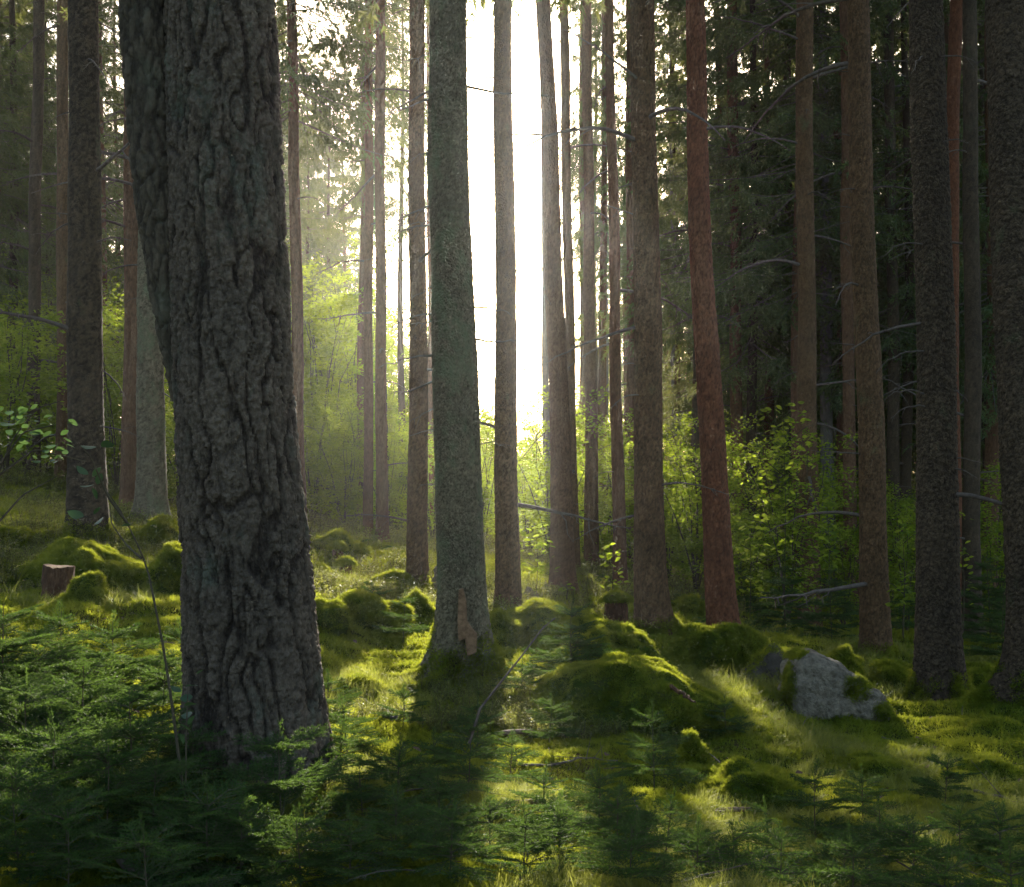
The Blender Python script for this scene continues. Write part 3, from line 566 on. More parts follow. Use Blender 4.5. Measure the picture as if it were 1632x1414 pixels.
def roots(t, d, spec, rad0, seed, moss=True):
    """spreading surface roots: (azimuth, length, thickness)"""
    o_ = np.array(t.location)
    for k, (az, L, th) in enumerate(spec):
        r_ = np.random.default_rng(seed+k); s = np.linspace(0, 1, 16); a = az+.35*np.sin(s*3+k)*s; rr = rad0*.55+L*s; c = np.stack([np.cos(a)*rr, np.sin(a)*rr, 0*s], -1)
        c[:, 2] = Hn(c[:, 0]+o_[0], c[:, 1]+o_[1])-o_[2]+th*.25*(1-s)-.03*s+.30*np.exp(-s*L/.12); mb = MB(); rad = th*(1-.75*s)*(1+.15*r_.normal(size=16)); tube(mb, c, rad, 9, 0, True)
        me = mb.mesh('root', M['spruce_dark']); o = obj('root', plate_shade(me, .4), t)
        if moss:
            n = int(900*L); i = r_.integers(0, 15, n); f = r_.random(n)[:, None]; p = c[i]*(1-f)+c[i+1]*f; q = r_.uniform(0, 2*pi, n); nn = np.stack([np.cos(q)*.8, np.sin(q)*.8, r_.uniform(.1, 1, n)], -1); nn = nrm(nn)
            so = scatter('moss', MOSS, p+nn*(np.interp(i, np.arange(16), rad)*.95)[:, None], nn, max(.8, d/11)*r_.uniform(.6, 1.2, n), o)
roots(ms, 10, [(-.35, .75, .085), (-1.15, .45, .08), (-2.0, .5, .09), (-2.75, .6, .08), (.3, .7, .07), (2.9, .5, .07)], .2, 600)
# --- the others: name, label, px base, py base, px at the top edge, width low, width high, distance ...
tree('spruce_tree', 'dark straight spruce standing on the mossy rock bank', 135, 866, 135, 58, 46, 14.3, 'furrow', 'spruce_dark', 0, .5, 14, moss=.25)
tree('spruce_tree', 'slim red brown spruce standing behind the grey one of a pair', 208, 816, 211, 28, 25, 21, 'smooth', 'redbrown', 0, .3, 10)
tree('spruce_tree', 'thicker grey brown spruce in the pair beside the big pine', 240, 826, 243, 44, 36, 18, 'furrow', 'spruce_grey', 0, .35, 12)
tree('spruce_tree', 'thin dark spruce at the leafy forest edge beyond the slope', 52, 762, 61, 21, 18, 26, 'smooth', 'spruce_dark', 0, .4, 10)
tree('spruce_tree', 'thin brown spruce close behind the dark straight spruce', 99, 766, 101, 21, 18, 25, 'smooth', 'spruce', 0, .3, 9)
tree('pine_tree', 'slim lone red brown pine against bright green leaves', 478, 857, 465, 22, 16, 25, 'smooth', 'redbrown', 0, .35, 6, 'low', hcr=8.2)
tree('spruce_tree', 'slim red brown spruce with its foot hidden, touching its twin', 587, 845, 588, 16, 14, 27.5, 'smooth', 'redbrown', 0, .25, 9, 'low', hcr=9.4)
tree('spruce_tree', 'slim brown spruce in front of its close twin', 608, 866, 605, 20, 15, 25, 'smooth', 'redbrown', 0, .25, 7)
tree('spruce_tree', 'dark slim spruce with mossy foot next to the peeling spruce', 667, 955, 664, 32, 22, 17.3, 'furrow', 'spruce', 0, .4, 6, moss=.3)
tree('pine_tree', 'very thin pale red trunk half hidden behind the peeling spruce', 688, 850, 684, 11, 9, 34, 'smooth', 'red', 0, .2, 3)
tree('spruce_tree', 'straight spruce trunk standing in front of the sun', 810, 973, 801, 37, 28, 16.3, 'furrow', 'spruce', 0, .35, 6)
tree('pine_tree', 'leaning furrowed trunk in the bright gap', 899, 938, 866, 36, 21, 19, 'furrow', 'redbrown', 2, .25, 3)
tree('spruce_tree', 'slim dark spruce just behind the leaning furrowed trunk', 915, 925, 898, 18, 15, 24, 'smooth', 'spruce', 0, .2, 6)
tree('spruce_tree', 'slim spruce with its foot in green shrubs', 944, 880, 935, 23, 15, 26, 'smooth', 'spruce', 0, .25, 10)
tree('spruce_tree', 'slim brown spruce rising behind the lit maple seedling', 988, 936, 971, 22, 14, 21, 'smooth', 'redbrown', 0, .3, 10)
bt, ofs, rad = tree('spruce_tree', 'straight sturdy brown spruce beside the leaning red pine', 1038, 1002, 1025, 49, 36, 14.4, 'furrow', 'spruce', 0, .55, 12, moss=.15, nth=60)
tree('pine_tree', 'leaning red brown pine with flaky plated bark', 1154, 1008, 1107, 44, 29, 14.5, 'furrow', 'red', -8, .2, 3, nth=60)
tree('spruce_tree', 'thin dark spruce partly behind the leaning red pine', 1114, 950, 1108, 18, 14, 28, 'smooth', 'spruce_dark', 0, .2, 9)
tree('spruce_tree', 'slim brown spruce right of the leaning pine among drooping boughs', 1178, 960, 1166, 21, 17, 27, 'smooth', 'spruce', 0, .2, 14)
tree('spruce_tree', 'brown spruce with many dead branches behind the leafy sapling', 1290, 1000, 1281, 33, 27, 20, 'smooth', 'spruce', 0, .3, 22)
tree('spruce_tree', 'thin dark spruce touching the one with many dead branches', 1266, 950, 1252, 16, 12, 30, 'smooth', 'spruce_dark', 0, .2, 12)
tree('birch_tree', 'pale lilac grey trunk among the dark spruces', 1322, 955, 1310, 23, 14, 27, 'smooth', 'grey', 0, .2, 4)
tree('spruce_tree', 'reddish slim spruce next to the pale grey trunk', 1357, 960, 1345, 23, 15, 23, 'smooth', 'redbrown', 0, .2, 14)
tree('spruce_tree', 'thick brown spruce with mossy foot behind the moss bank', 1400, 1052, 1368, 43, 34, 14.5, 'furrow', 'spruce', -4, .4, 12, moss=.2, nth=56)
tree('spruce_tree', 'slim dark spruce between brown spruce and scaly dark spruce', 1428, 970, 1416, 21, 16, 25, 'smooth', 'spruce_dark', 0, .2, 14)
ds, ofs, rad = tree('spruce_tree', 'dark rough scaly spruce with mossy root flare beside the boulder', 1496, 1132, 1478, 66, 52, 11.5, 'scale', 'spruce_dark', 5, .7, 3, 'high', .4, nth=104)
for k, (a, b) in enumerate([((1460, 92), (1442, 130)), ((1456, 390), (1388, 420)), ((1456, 560), (1386, 598)), ((1460, 630), (1398, 640)), ((1462, 650), (1410, 672)), ((1525, 630), (1532, 645)), ((1520, 735), (1562, 750)), ((1508, 236), (1535, 240)), ((1500, 95), (1560, 120)), ((1520, 755), (1545, 765))]):
    bare_branch(ds, ds, 11.4, a, b, .010, .07, 2, 50+k, -.2)
roots(ds, 11.5, [(-.3, .6, .09), (-1.3, .45, .1), (-2.4, .5, .09), (-2.95, .55, .09), (.4, .5, .07)], .22, 640)
tree('pine_tree', 'bright brick red pine trunk behind the scaly dark spruce', 1522, 990, 1523, 24, 21, 21, 'smooth', 'red', -5, .2, 3)
tree('spruce_tree', 'grey brown spruce next to the brick red pine', 1551, 1010, 1546, 30, 22, 20, 'smooth', 'spruce_dark', 0, .3, 12)
tree('spruce_tree', 'thin dark spruce behind the grey brown one by the red pine', 1576, 985, 1566, 15, 12, 28, 'smooth', 'spruce_dark', 0, .2, 10)
tree('pine_tree', 'very dark leaning trunk with coarse fish-scale bark and mossy roots', 1648, 1112, 1614, 78, 84, 10.5, 'scale', 'spruce_dark', -2, .5, 3, 'high', .3, nth=110)
tree('birch_tree', 'far pale grey trunk beside the leaning furrowed trunk', 871, 745, 866, 13, 10, 38, 'smooth', 'grey', 0, .2, 2)
tree('birch_tree', 'far thin grey trunk between slim brown spruces', 966, 790, 962, 11, 9, 38, 'smooth', 'grey', 0, .2, 2)
tree('birch_tree', 'short pale birch stem seen between brown spruce and leaning pine', 1077, 835, 1070, 12, 9, 34, 'smooth', 'grey', 0, .2, 2)
tree('spruce_tree', 'reddish spruce hidden low behind the sturdy brown spruce', 1008, 915, 1003, 16, 12, 29, 'smooth', 'redbrown', 0, .2, 6)

# --- labels that tell look-alikes apart by the thing they stand behind or beside
HND = [(61, 'thin dark edge spruce'), (101, 'thin brown spruce'), (135, 'dark straight spruce'), (225, 'paired spruces'), (340, 'massive pine'), (470, 'lone slim pine'), (597, 'slim twin spruces'), (667, 'dark slim mossy-footed spruce'), (728, 'peeling grey spruce'), (806, 'trunk before the sun'),
       (885, 'leaning furrowed trunk'), (940, 'slim shrub-footed spruce'), (980, 'spruce behind the lit seedling'), (1035, 'sturdy brown spruce'), (1130, 'leaning red pine'), (1172, 'slim spruce among boughs'), (1287, 'much branched spruce'), (1318, 'pale lilac trunk'), (1352, 'reddish slim spruce'), (1385, 'thick mossy-footed spruce'),
       (1424, 'slim dark spruce'), (1488, 'scaly dark spruce'), (1520, 'brick red pine'), (1549, 'grey brown spruce'), (1615, 'fish-scale trunk')]
ORD = ['nearest', 'second', 'third', 'fourth', 'fifth', 'sixth', 'seventh', 'eighth', 'ninth', 'tenth', 'eleventh', 'twelfth', 'thirteenth', 'fourteenth', 'fifteenth', 'sixteenth', 'seventeenth', 'eighteenth', 'nineteenth']
def behind(items, what):
    cnt = {}; out = {}
    for it in sorted(items, key=lambda q: q[1]):
        h = min(HND, key=lambda q: abs(q[0]-it[0]))[1]; k = cnt[h] = cnt.get(h, -1)+1
        out[it] = '%s, %s one back behind the %s' % (what, 'first' if k == 0 else ORD[min(k, 18)], h)
    return out
def beside(items, what, marks):
    cnt = {}; out = {}; pos = {}
    for it in items: pos[it] = np.array([(it[0]-CX)/FPX*it[-1], it[-1]])
    mk = [(np.array([(a-CX)/FPX*d_, d_]), n) for a, d_, n in marks]
    for it in sorted(items, key=lambda q: min(np.linalg.norm(pos[q]-m[0]) for m in mk)):
        h = min(mk, key=lambda m: np.linalg.norm(pos[it]-m[0]))[1]; k = cnt[h] = cnt.get(h, -1)+1
        out[it] = ('%s nearest to the %s' % (what, h)) if k == 0 else '%s, %s nearest to the %s' % (what, ORD[min(k, 18)], h)
    return out
# --- far spruces with boughs hanging into view, sharing meshes
def simple_trunk(h, r, mat, seed):
    hh = np.linspace(-.4, h, 40); n = 12; mb = MB(); c = np.stack([.05*np.sin(hh*.5+seed), .05*np.cos(hh*.43+seed), hh], -1); tube(mb, c, np.maximum(r*(1-hh/h*.85), .01)*(1+.6*np.exp(-np.maximum(hh, 0)/.3)), n); return plate_shade(mb.mesh('trunk', mat), .5)
BGT = [simple_trunk(20, r, M[m], k) for k, (r, m) in enumerate([(.15, 'spruce'), (.13, 'spruce_dark'), (.17, 'redbrown'), (.14, 'spruce_dark')])]
BRAN = DEAD
def bg_spruce(x, y, hc, label, group, k=None, sc=1., cs=1., nbr=7):
    k = R.randrange(4) if k is None else k
    t = thing('background_spruce', label, 'tree', (x, y, H(x, y)-.1), (0, 0, R.uniform(0, 6)), sc, group)
    obj('trunk', BGT[k], t)
    obj('crown', LOW[k], t, (0, 0, hc), (0, 0, R.uniform(0, 6)), (cs, cs, (20.5-hc)/16))
    for q in range(nbr):
        z = 1.2+(hc+1.5)*(q+R.random())/nbr; az = R.uniform(0, 6.28); L = R.uniform(.5, 1.4); obj('branch', DEAD[R.randrange(12)], t, (0, 0, z), (0, R.uniform(-.2, .3), az), L)
    return t
def pxx(px, d): return (px-CX)/FPX*d
# right-hand stand
RS = [(1075, 34, 7.0), (1145, 32, 3.6), (1200, 36, 2.8), (1225, 31, 4.6), (1300, 34, 3.4), (1340, 40, 2.4), (1385, 33, 3.8), (1440, 36, 3), (1475, 30, 4.4), (1535, 34, 3), (1590, 29, 3.8), (1625, 36, 2.2),
                  (1690, 30, 3), (1100, 42, 4.2), (1170, 46, 3), (1250, 48, 2.2), (1320, 52, 2.4), (1410, 47, 2), (1500, 46, 2.2), (1570, 50, 2), (1650, 46, 2), (1065, 50, 6), (1750, 38, 2), (1080, 62, 5), (1330, 74, 2), (1620, 68, 2), (1800, 54, 2), (1850, 40, 2),
                  (1050, 78, 6), (1150, 58, 4), (1225, 84, 2), (1280, 62, 2), (1380, 86, 2), (1440, 60, 2), (1535, 62, 2), (1680, 74, 2), (1720, 62, 2), (1820, 74, 2), (1260, 40, 3),
                  (965, 95, 4), (1000, 76, 5), (1025, 66, 5), (1020, 100, 3), (1110, 29, 7), (1200, 27, 5), (1340, 28, 5.2), (1445, 26, 5), (1580, 25, 4.6), (1275, 25, 6.2), (1510, 28, 5.6), (1075, 96, 3), (1175, 96, 2), (1500, 102, 2), (1600, 92, 2)]
LB = behind(RS, 'dark drooping spruce')
for it in RS:
    px, d, hc = it
    bg_spruce(pxx(px, d), d, hc, LB[it], 'spruces deep in the shaded stand')
# left-hand stand
LS = [(20, 31, 5.5), (-60, 29, 4), (75, 36, 6.5), (160, 33, 7.5), (185, 44, 5), (60, 48, 4), (-20, 44, 3), (250, 48, 6), (300, 40, 7), (-140, 36, 3), (120, 60, 4), (330, 60, 5), (-100, 55, 3),
                  (20, 60, 3), (170, 70, 3), (260, 75, 3), (60, 80, 3), (-40, 75, 3), (350, 80, 3), (400, 46, 7), (390, 90, 3), (210, 56, 4), (-180, 60, 3), (-160, 45, 3), (30, 52, 3), (90, 66, 3), (-10, 66, 3), (140, 84, 3), (50, 95, 3), (-60, 92, 3), (0, 40, 5)]
LB = behind(LS, 'bough-hung spruce up the slope')
for it in LS:
    px, d, hc = it
    bg_spruce(pxx(px, d), d, hc, LB[it], 'spruces behind the shrubs on the slope')
# hazy spruces around the clearing, seen beyond the lone slim pine
HS = [(450, 50, 6, 1.), (490, 56, 4, 1.), (525, 62, 3, 1.15), (548, 68, 3, 1.2), (470, 60, 3, 1.1), (430, 45, 7, 1.), (575, 78, 3, 1.3), (508, 74, 3, 1.25), (500, 70, 3, .85), (420, 64, 3, .9), (440, 78, 3, 1.), (475, 62, 4, .9), (540, 88, 3, 1.), (405, 74, 3, 1.), (520, 96, 2, 1.1), (580, 104, 3, 1.0), (565, 92, 2, .9)]
HS += [(928, 36, 9.0, 1.), (962, 34, 8.4, 1.), (1000, 38, 8.8, 1.), (948, 42, 10., 1.), (640, 42, 10.2, 1.), (578, 40, 9.8, 1.), (672, 44, 10.6, 1.), (610, 36, 10.4, 1.)]
LB = behind(HS, 'hazy sunlit spruce across the clearing')
for it in HS:
    px, d, hc, s_ = it
    bg_spruce(pxx(px, d), d, hc, LB[it], 'hazy spruces across the clearing', sc=s_, nbr=3, cs=.42 if hc > 8 else 1.)

# ------------------------------------------------------------------ shrubs and broadleaf trees
def shrub_mesh(seed, h, w, nst=7, nl=3200, ls=.07, low=.15):
    r = np.random.default_rng(seed); mb = MB(); tips = []; 
    for k in range(nst):
        az = r.uniform(0, 2*pi); L = h*r.uniform(.65, 1.); out = w*r.uniform(.2, 1); s = np.linspace(0, 1, 7); c = np.stack([np.cos(az)*out*s**1.4, np.sin(az)*out*s**1.4, L*s], -1)+r.normal(0, .02, (7, 3))*s[:, None]*h
        tube(mb, c, .006*h**.7*(1-.8*s)+.002, 4, 1)
        for q in range(9):
            i = r.integers(1, 6); t_ = r.random(); b = c[i]*(1-t_)+c[i+1]*t_; dd = nrm(np.array([r.normal(), r.normal(), r.uniform(-.1, .7)])); l = w*r.uniform(.3, .8); u = np.linspace(0, 1, 4)[:, None]; cc = b+dd*l*u+[0, 0, -.12*l]*u**2
            tube(mb, cc, .0035*(1-.7*u[:, 0]), 3, 1); tips.append(cc)
    tips = np.array(tips); n = nl; j = r.integers(0, len(tips), n); u = r.uniform(.15, 1, n)*3; i = np.minimum(u.astype(int), 2); f = (u-i)[:, None]
    b = tips[j, i]*(1-f)+tips[j, i+1]*f+r.normal(0, .035*h**.5, (n, 3)); b = b[b[:, 2] > low*h*.5]; n = len(b)
    d = r.normal(size=(n, 3)); d[:, 2] = d[:, 2]*.35-.15; d = nrm(d)*(ls*r.uniform(.6, 1.25, n))[:, None]; side = nrm(np.cross(d, [0, 0, 1.])+r.normal(0, .25, (n, 3)))*(ls*.27*r.uniform(.8, 1.2, n))[:, None]
    leaves(mb, b, d, side, np.array([0, 0, ls*.06]), 0)
    return mb.mesh('shrub', [M['leaf'], M['stem']], False)
SHR = [shrub_mesh(200+k, 2.6+.5*k, 1.0+.15*k, 8, 4000+500*k, .085) for k in range(4)]
TALL = [shrub_mesh(220+k, 7+1.2*k, 2.0+.3*k, 12, 9000, .14, .2) for k in range(3)]
def shrub(px, d, me, label, group, sc=1., name='leafy_shrub', cat='shrub'):
    x0 = pxx(px, d); return thing(name, label, cat, (x0, d, H(x0, d)-.05), (0, 0, R.uniform(0, 6)), sc*R.uniform(.85, 1.15), group, me)
SH = [(450, 29), (470, 34), (500, 31), (525, 36), (548, 30), (560, 40), (585, 33), (620, 31), (640, 37), (655, 42), (690, 30), (705, 38), (720, 44), (745, 36), (765, 31), (780, 40), (800, 46), (845, 33), (860, 42), (880, 27), (930, 30), (955, 36), (975, 28), (1000, 33), (1015, 26), (1065, 24), (1085, 30), (1110, 22), (1135, 26),
                             (790, 55), (850, 56), (730, 58), (910, 48), (480, 46), (430, 38), (820, 65), (760, 68), (880, 66), (775, 80), (805, 84), (840, 82), (865, 88), (745, 86), (885, 92), (790, 100), (825, 105), (855, 110), (905, 70), (925, 80), (900, 56), (760, 48), (835, 52), (870, 50)]
LB = behind(SH, 'bright sunlit shrub')
for k, (px, d) in enumerate(SH):
    shrub(px, d, SHR[k % 4], LB[(px, d)], 'sunlit shrubs beyond the trunks')
SH = [(10, 24), (40, 29), (-20, 27), (75, 31), (120, 28), (165, 30), (185, 25), (215, 28), (265, 27), (290, 24), (310, 31), (350, 33), (-60, 22), (20, 36), (140, 38), (240, 36)]
LB = behind(SH, 'shaded green slope shrub')
for k, (px, d) in enumerate(SH):
    shrub(px, d, SHR[k % 4], LB[(px, d)], 'shaded shrubs up the slope', 1.25)
SH = [(1195, 21), (1230, 24), (1255, 19), (1310, 23), (1345, 20), (1380, 26), (1170, 25), (1420, 23), (1445, 19.5), (1540, 25), (1590, 22), (1620, 26), (1480, 27), (1280, 28)]
LB = behind(SH, 'dim green shrub')
for k, (px, d) in enumerate(SH):
    shrub(px, d, SHR[k % 4], LB[(px, d)], 'dim shrubs in the shaded stand', .8)
TB = [(15, 34, 1.1), (-40, 38, 1.2), (100, 42, 1.), (170, 46, 1.), (470, 48, 1.0), (535, 52, 1.1), (600, 54, .95), (640, 50, 1.), (665, 46, .9), (700, 60, .85), (430, 55, 1.2), (350, 50, 1.2), (270, 42, 1.1), (900, 60, .9), (940, 54, .95), (540, 78, 1.4), (600, 96, 1.3), (490, 84, 1.6), (455, 40, 1.), (505, 39, .9), (565, 43, .95), (625, 43, .85), (520, 60, 1.2), (445, 46, 1.1), (580, 62, 1.1), (650, 58, .95), (690, 50, .8), (745, 62, .8), (780, 70, .75), (860, 66, .75), (920, 64, .9)]
LB = behind(TB, 'young loose-crowned broadleaf tree')
for k, it in enumerate(TB):
    px, d, s_ = it
    shrub(px, d, TALL[k % 3], LB[it], 'young broadleaf trees beyond the clearing', s_, 'broadleaf_tree', 'tree')

# ------------------------------------------------------------------ ferns
def fern_mesh(seed, L=.6, nf=8):
    r = np.random.default_rng(seed); mb = MB()
    for k in range(nf):
        az = k*2*pi/nf+r.normal(0, .25); l = L*r.uniform(.7, 1.1); s = np.linspace(0, 1, 8); a = np.array([cos(az), sin(az), 0]); c = a*(l*s*.85)[:, None]+np.array([0, 0, 1])*(l*(.75*s-.55*s**2))[:, None]
        tube(mb, c, .003*(1-.7*s), 3, 1); n = 34; t = np.repeat(np.linspace(.15, 1, n//2), 2); sg = np.tile([-1, 1], n//2); b = np.stack([np.interp(t, s, c[:, q]) for q in range(3)], -1)
        lat = np.array([-sin(az), cos(az), 0]); d = (lat*sg[:, None]+a*.35+[0, 0, -.12])*(l*.22*np.sin(np.minimum(t*1.15, 1)*pi*.93+.1))[:, None]; sd = a*(.016*l/.6)*np.ones((n, 1)); leaves(mb, b, d, sd, np.array([0, 0, .002]), 0)
    return mb.mesh('fern', [M['fern'], M['stem']], False)
FERN = [fern_mesh(300+k, .55+.06*k) for k in range(3)]
FS = [(1105, 17), (1130, 16.4), (1085, 18.5), (1195, 17), (1215, 16), (1240, 17.5), (1270, 16), (1310, 16.5), (1180, 19), (1345, 15.8), (1440, 16), (1560, 15), (1590, 14), (1600, 16), (1575, 17), (1625, 14.5), (1530, 16.5), (500, 21), (560, 23), (590, 22), (640, 22), (520, 24), (930, 21), (955, 22), (455, 23)]
LB = behind(FS, 'green fern clump')
for k, (px, d) in enumerate(FS):
    x0 = pxx(px, d); thing('fern', LB[(px, d)].replace(' one back behind', ' one by'), 'fern', (x0, d, H(x0, d)-.02), (0, 0, R.uniform(0, 6)), R.uniform(.75, 1.2), 'ferns between the trunks', FERN[k % 3])
x0 = pxx(752, 4.35); thing('fern', 'small pale fern at the very front among spruce seedlings', 'fern', (x0, 4.35, H(x0, 4.35)+.0), (0, 0, 1), .32, None, FERN[0])

# ------------------------------------------------------------------ young spruces of the foreground
def needle_branch(seed, L=.36):
    r = np.random.default_rng(seed); mb = MB(); tw = []
    s = np.linspace(0, 1, 8); main = np.stack([s*L, .03*L*np.sin(s*4+seed), L*(.10*s-.22*s**2+.1*s**3)], -1); tube(mb, main, .0032*(1-.75*s), 4, 0); tw.append((main, 1.))
    for k in range(int(9*L/.36)+3):
        t = .12+.85*k/(9*L/.36+3)+r.uniform(-.02, .02); b = np.array([np.interp(t, s, main[:, q]) for q in range(3)])
        for sg in (-1, 1):
            if r.random() < .12: continue
            l = L*(.52*(1-t)+.10)*r.uniform(.7, 1.15); d = nrm(np.array([.75, sg*.8, r.uniform(-.18, .12)])); u = np.linspace(0, 1, 5)[:, None]; c = b+d*l*u+np.array([l*.12, 0, -.05*l])*u**2; tube(mb, c, .0018*(1-.6*u[:, 0]), 3, 0); tw.append((c, .9))
            if l > .11:
                for q in range(3):
                    tt = .3+.22*q; bb = c[0]+(c[-1]-c[0])*tt; d2 = nrm(d+np.array([.5*(-1)**q, -sg*.5*(-1)**q, 0])); l2 = l*.4*(1-tt*.5); c2 = bb+d2*l2*u; tube(mb, c2, .0012, 3, 0); tw.append((c2, .8))
    B, D, Wd = [], [], []
    for c, sc in tw:
        ln = np.linalg.norm(np.diff(c, axis=0), axis=1).sum(); n = int(ln/.0019); 
        if n < 3: continue
        u = np.sort(r.uniform(0.02, 1, n)); ss = np.linspace(0, 1, len(c)); b = np.stack([np.interp(u, ss, c[:, q]) for q in range(3)], -1); t = nrm(c[-1]-c[0]); lat = nrm(np.cross(t, [0, 0, 1.])); a = r.uniform(0, 2*pi, n)
        rad = lat*np.cos(a)[:, None]*1.1+np.array([0, 0, 1])*(np.sin(a)*.6+.15)[:, None]; d = nrm(rad+t*.75)*(sc*r.uniform(.013, .024, n))[:, None]; B.append(b); D.append(d); Wd.append(nrm(np.cross(d, r.normal(size=(n, 3))))*.0028)
    tris(mb, np.concatenate(B), np.concatenate(D), np.concatenate(Wd), 1)
    return mb.mesh('needle_branch', [M['stem'], M['needle']], False)
NB = [needle_branch(400+k, .36) for k in range(8)]
NBS = [needle_branch(420+k, .16) for k in range(3)]
def seedling_stem(h, seed):
    mb = MB(); s = np.linspace(0, 1, 12); tube(mb, np.stack([.02*h*np.sin(s*3+seed), .02*h*np.cos(s*2.5+seed), -.06+s*(h+.06)], -1), .0075*h**.5*(1-.75*s), 6); return mb.mesh('stem', M['stem'])
def sapling(x, y, h, label, group=None, w=1., tilt=0., dens=1., z=None, open_=0.):
    t = thing('young_spruce', label, 'sapling', (x, y, (H(x, y) if z is None else z)), (tilt, tilt*.5, R.uniform(0, 6)), 1., group); obj('stem', seedling_stem(h, x*7), t)
    nw = max(3, int(h/.13*dens)); 
    for k in range(nw):
        f = (k+.5)/nw; zz = h*(.10+.86*f); L = w*(h*.62*(1-f)**.8+.07)*R.uniform(.85, 1.15); nb = 6 if L > .2 else 5
        for q in range(nb):
            if R.random() < open_: continue
            az = q*2*pi/nb+k*1.1+R.uniform(-.3, .3); big = L > .17; me = NB[R.randrange(8)] if big else NBS[R.randrange(3)]; l0 = .36 if big else .16; up = -.08-.35*f+R.uniform(-.12, .12)
            obj('branch', me, t, (0, 0, zz+R.uniform(-.03, .03)), (R.uniform(-.25, .25), up, az), L/l0)
    obj('branch', NBS[R.randrange(3)], t, (0, 0, h-.1), (0, -1.5, 0), (1.0, .45, .45))
    return t
def sap(px, ptop, d, label, group=None, w=1., **k):
    x0 = pxx(px, d); g = H(x0, d); zt = CAMZ-(ptop-HY)/FPX*d; return sapling(x0, d, max(.22, zt-g), label, group, w, **k)
sap(912, 978, 9.6, 'backlit young spruce on the moss in the middle of the clearing', None, 1.05, z=H(pxx(912, 9.6), 9.6)+.06)
sap(1040, 1132, 6.6, 'upright young spruce with pale tip in front of the mossy hummock', None, 1.)
t = sap(748, 1150, 5.6, 'scraggly young spruce with long dead leaning leader', None, 1.0)
o_ = np.array(t.location)
mb = MB(); cc = np.array([P(a, b, 5.6)-o_ for a, b in ((748, 1185), (765, 1130), (800, 1085), (832, 1045), (866, 1000), (885, 985))]); tube(mb, cc, np.linspace(.007, .0025, 6), 5)
t.rotation_euler = (0, 0, 0); o = obj('dead_leader', mb.mesh('dead_leader', M['twig']), t); o['label'] = 'long bare leaning leader shoot'
sap(447, 1172, 4.7, 'young spruce spreading across the foot of the big pine', None, 1.3)
sap(636, 1195, 5.2, 'fresh green young spruce between big pine and scraggly spruce', None, 1.3)
sap(632, 1285, 4.3, 'low bright green spruce seedling in the dark foreground', None, 1.2)
sap(1455, 1320, 4.6, 'twiggy lit spruce seedling in the sunny foreground corner', None, 1.2)
sap(1300, 1230, 5.8, 'slender dim spruce seedling on the yellow moss', None, .9)
sap(1375, 1238, 6.2, 'small pale bushy spruce seedling below the dark moss hummock', None, 1.1)
sap(955, 1235, 5.4, 'dense dark young spruce beside the pale tipped one', None, 1.2)
gL = 'dark young spruce in the shaded thicket before the big pine'; gR = 'small young spruce on the mossy foreground floor'
TS = [(8, 965, 6.2), (75, 975, 6.6), (30, 1080, 5.2), (130, 1060, 5.6), (190, 990, 6.8), (215, 1100, 5.0), (270, 1060, 6.2), (285, 1000, 7.4), (90, 1160, 4.6), (170, 1190, 4.5), (250, 1210, 4.4), (325, 1260, 4.3), (20, 1230, 4.1), (380, 1300, 4.2), (120, 1290, 3.9), (230, 1330, 3.8), (-30, 1100, 5.0), (-20, 1010, 6.0), (310, 1190, 5.1), (60, 1010, 7.3), (150, 1110, 6.4)]
LB = beside(TS, 'dark thicket spruce', [(410, 5.6, 'massive pine'), (90, 11, 'broad sawn stump'), (296, 4.5, 'large leaved seedling'), (235, 4.6, 'bare-stemmed sapling'), (270, 4.1, 'dim fallen branch'), (-20, 6.2, 'spreading leafy branch'), (138, 10.6, 'small round moss hummock')])
for it in TS:
    px, pt_, d = it
    sap(px+R.uniform(-12, 12), pt_, d+R.uniform(-.15, .15), LB[it], 'spruces of the shaded thicket', 1.25, tilt=R.uniform(-.08, .08))
MS = [(520, 1080, 7.2), (560, 1120, 6.6), (500, 1190, 5.4), (545, 1200, 5.6), (585, 1240, 4.9), (690, 1180, 6.0), (700, 1270, 4.7), (790, 1280, 4.7), (820, 1180, 6.6), (860, 1250, 5.3), (560, 1330, 4.1), (480, 1310, 4.1), (720, 1340, 4.1), (840, 1330, 4.3), (900, 1310, 4.5), (980, 1300, 4.7), (1060, 1280, 5.0), (1110, 1320, 4.5), (1000, 1360, 4.1), (1180, 1330, 4.6), (1230, 1300, 5.0), (880, 1120, 7.9), (830, 1060, 9.2), (1250, 1360, 4.3), (1340, 1330, 4.7), (1400, 1290, 5.3), (1530, 1290, 5.2), (1590, 1300, 5.0), (1620, 1350, 4.4), (1360, 1380, 4.2), (1500, 1370, 4.2), (770, 1120, 7.6), (640, 1110, 7.8), (1155, 1120, 8.4), (1080, 1085, 8.8), (1500, 1250, 6.3), (650, 950, 11.5), (600, 930, 13)]
LB = beside(MS, 'small young spruce', [(410, 5.6, 'massive pine'), (742, 10, 'peeling grey spruce'), (912, 9.6, 'backlit young spruce'), (827, 5.4, 'pinkish bark strip'), (1040, 6.6, 'pale tipped young spruce'), (748, 5.6, 'dead leaning leader'), (1330, 10.4, 'grey boulder'), (1404, 7.7, 'dark moss hummock'), (1200, 6.9, 'yellow moss swell'), (1555, 7.4, 'pale grass swell'), (1455, 4.6, 'twiggy lit seedling'), (765, 4.35, 'pale front fern'), (632, 4.3, 'low bright seedling'), (620, 8, 'whitish branch piece'), (1215, 5.6, 'dull bark scrap'), (955, 5.4, 'dense dark spruce')])
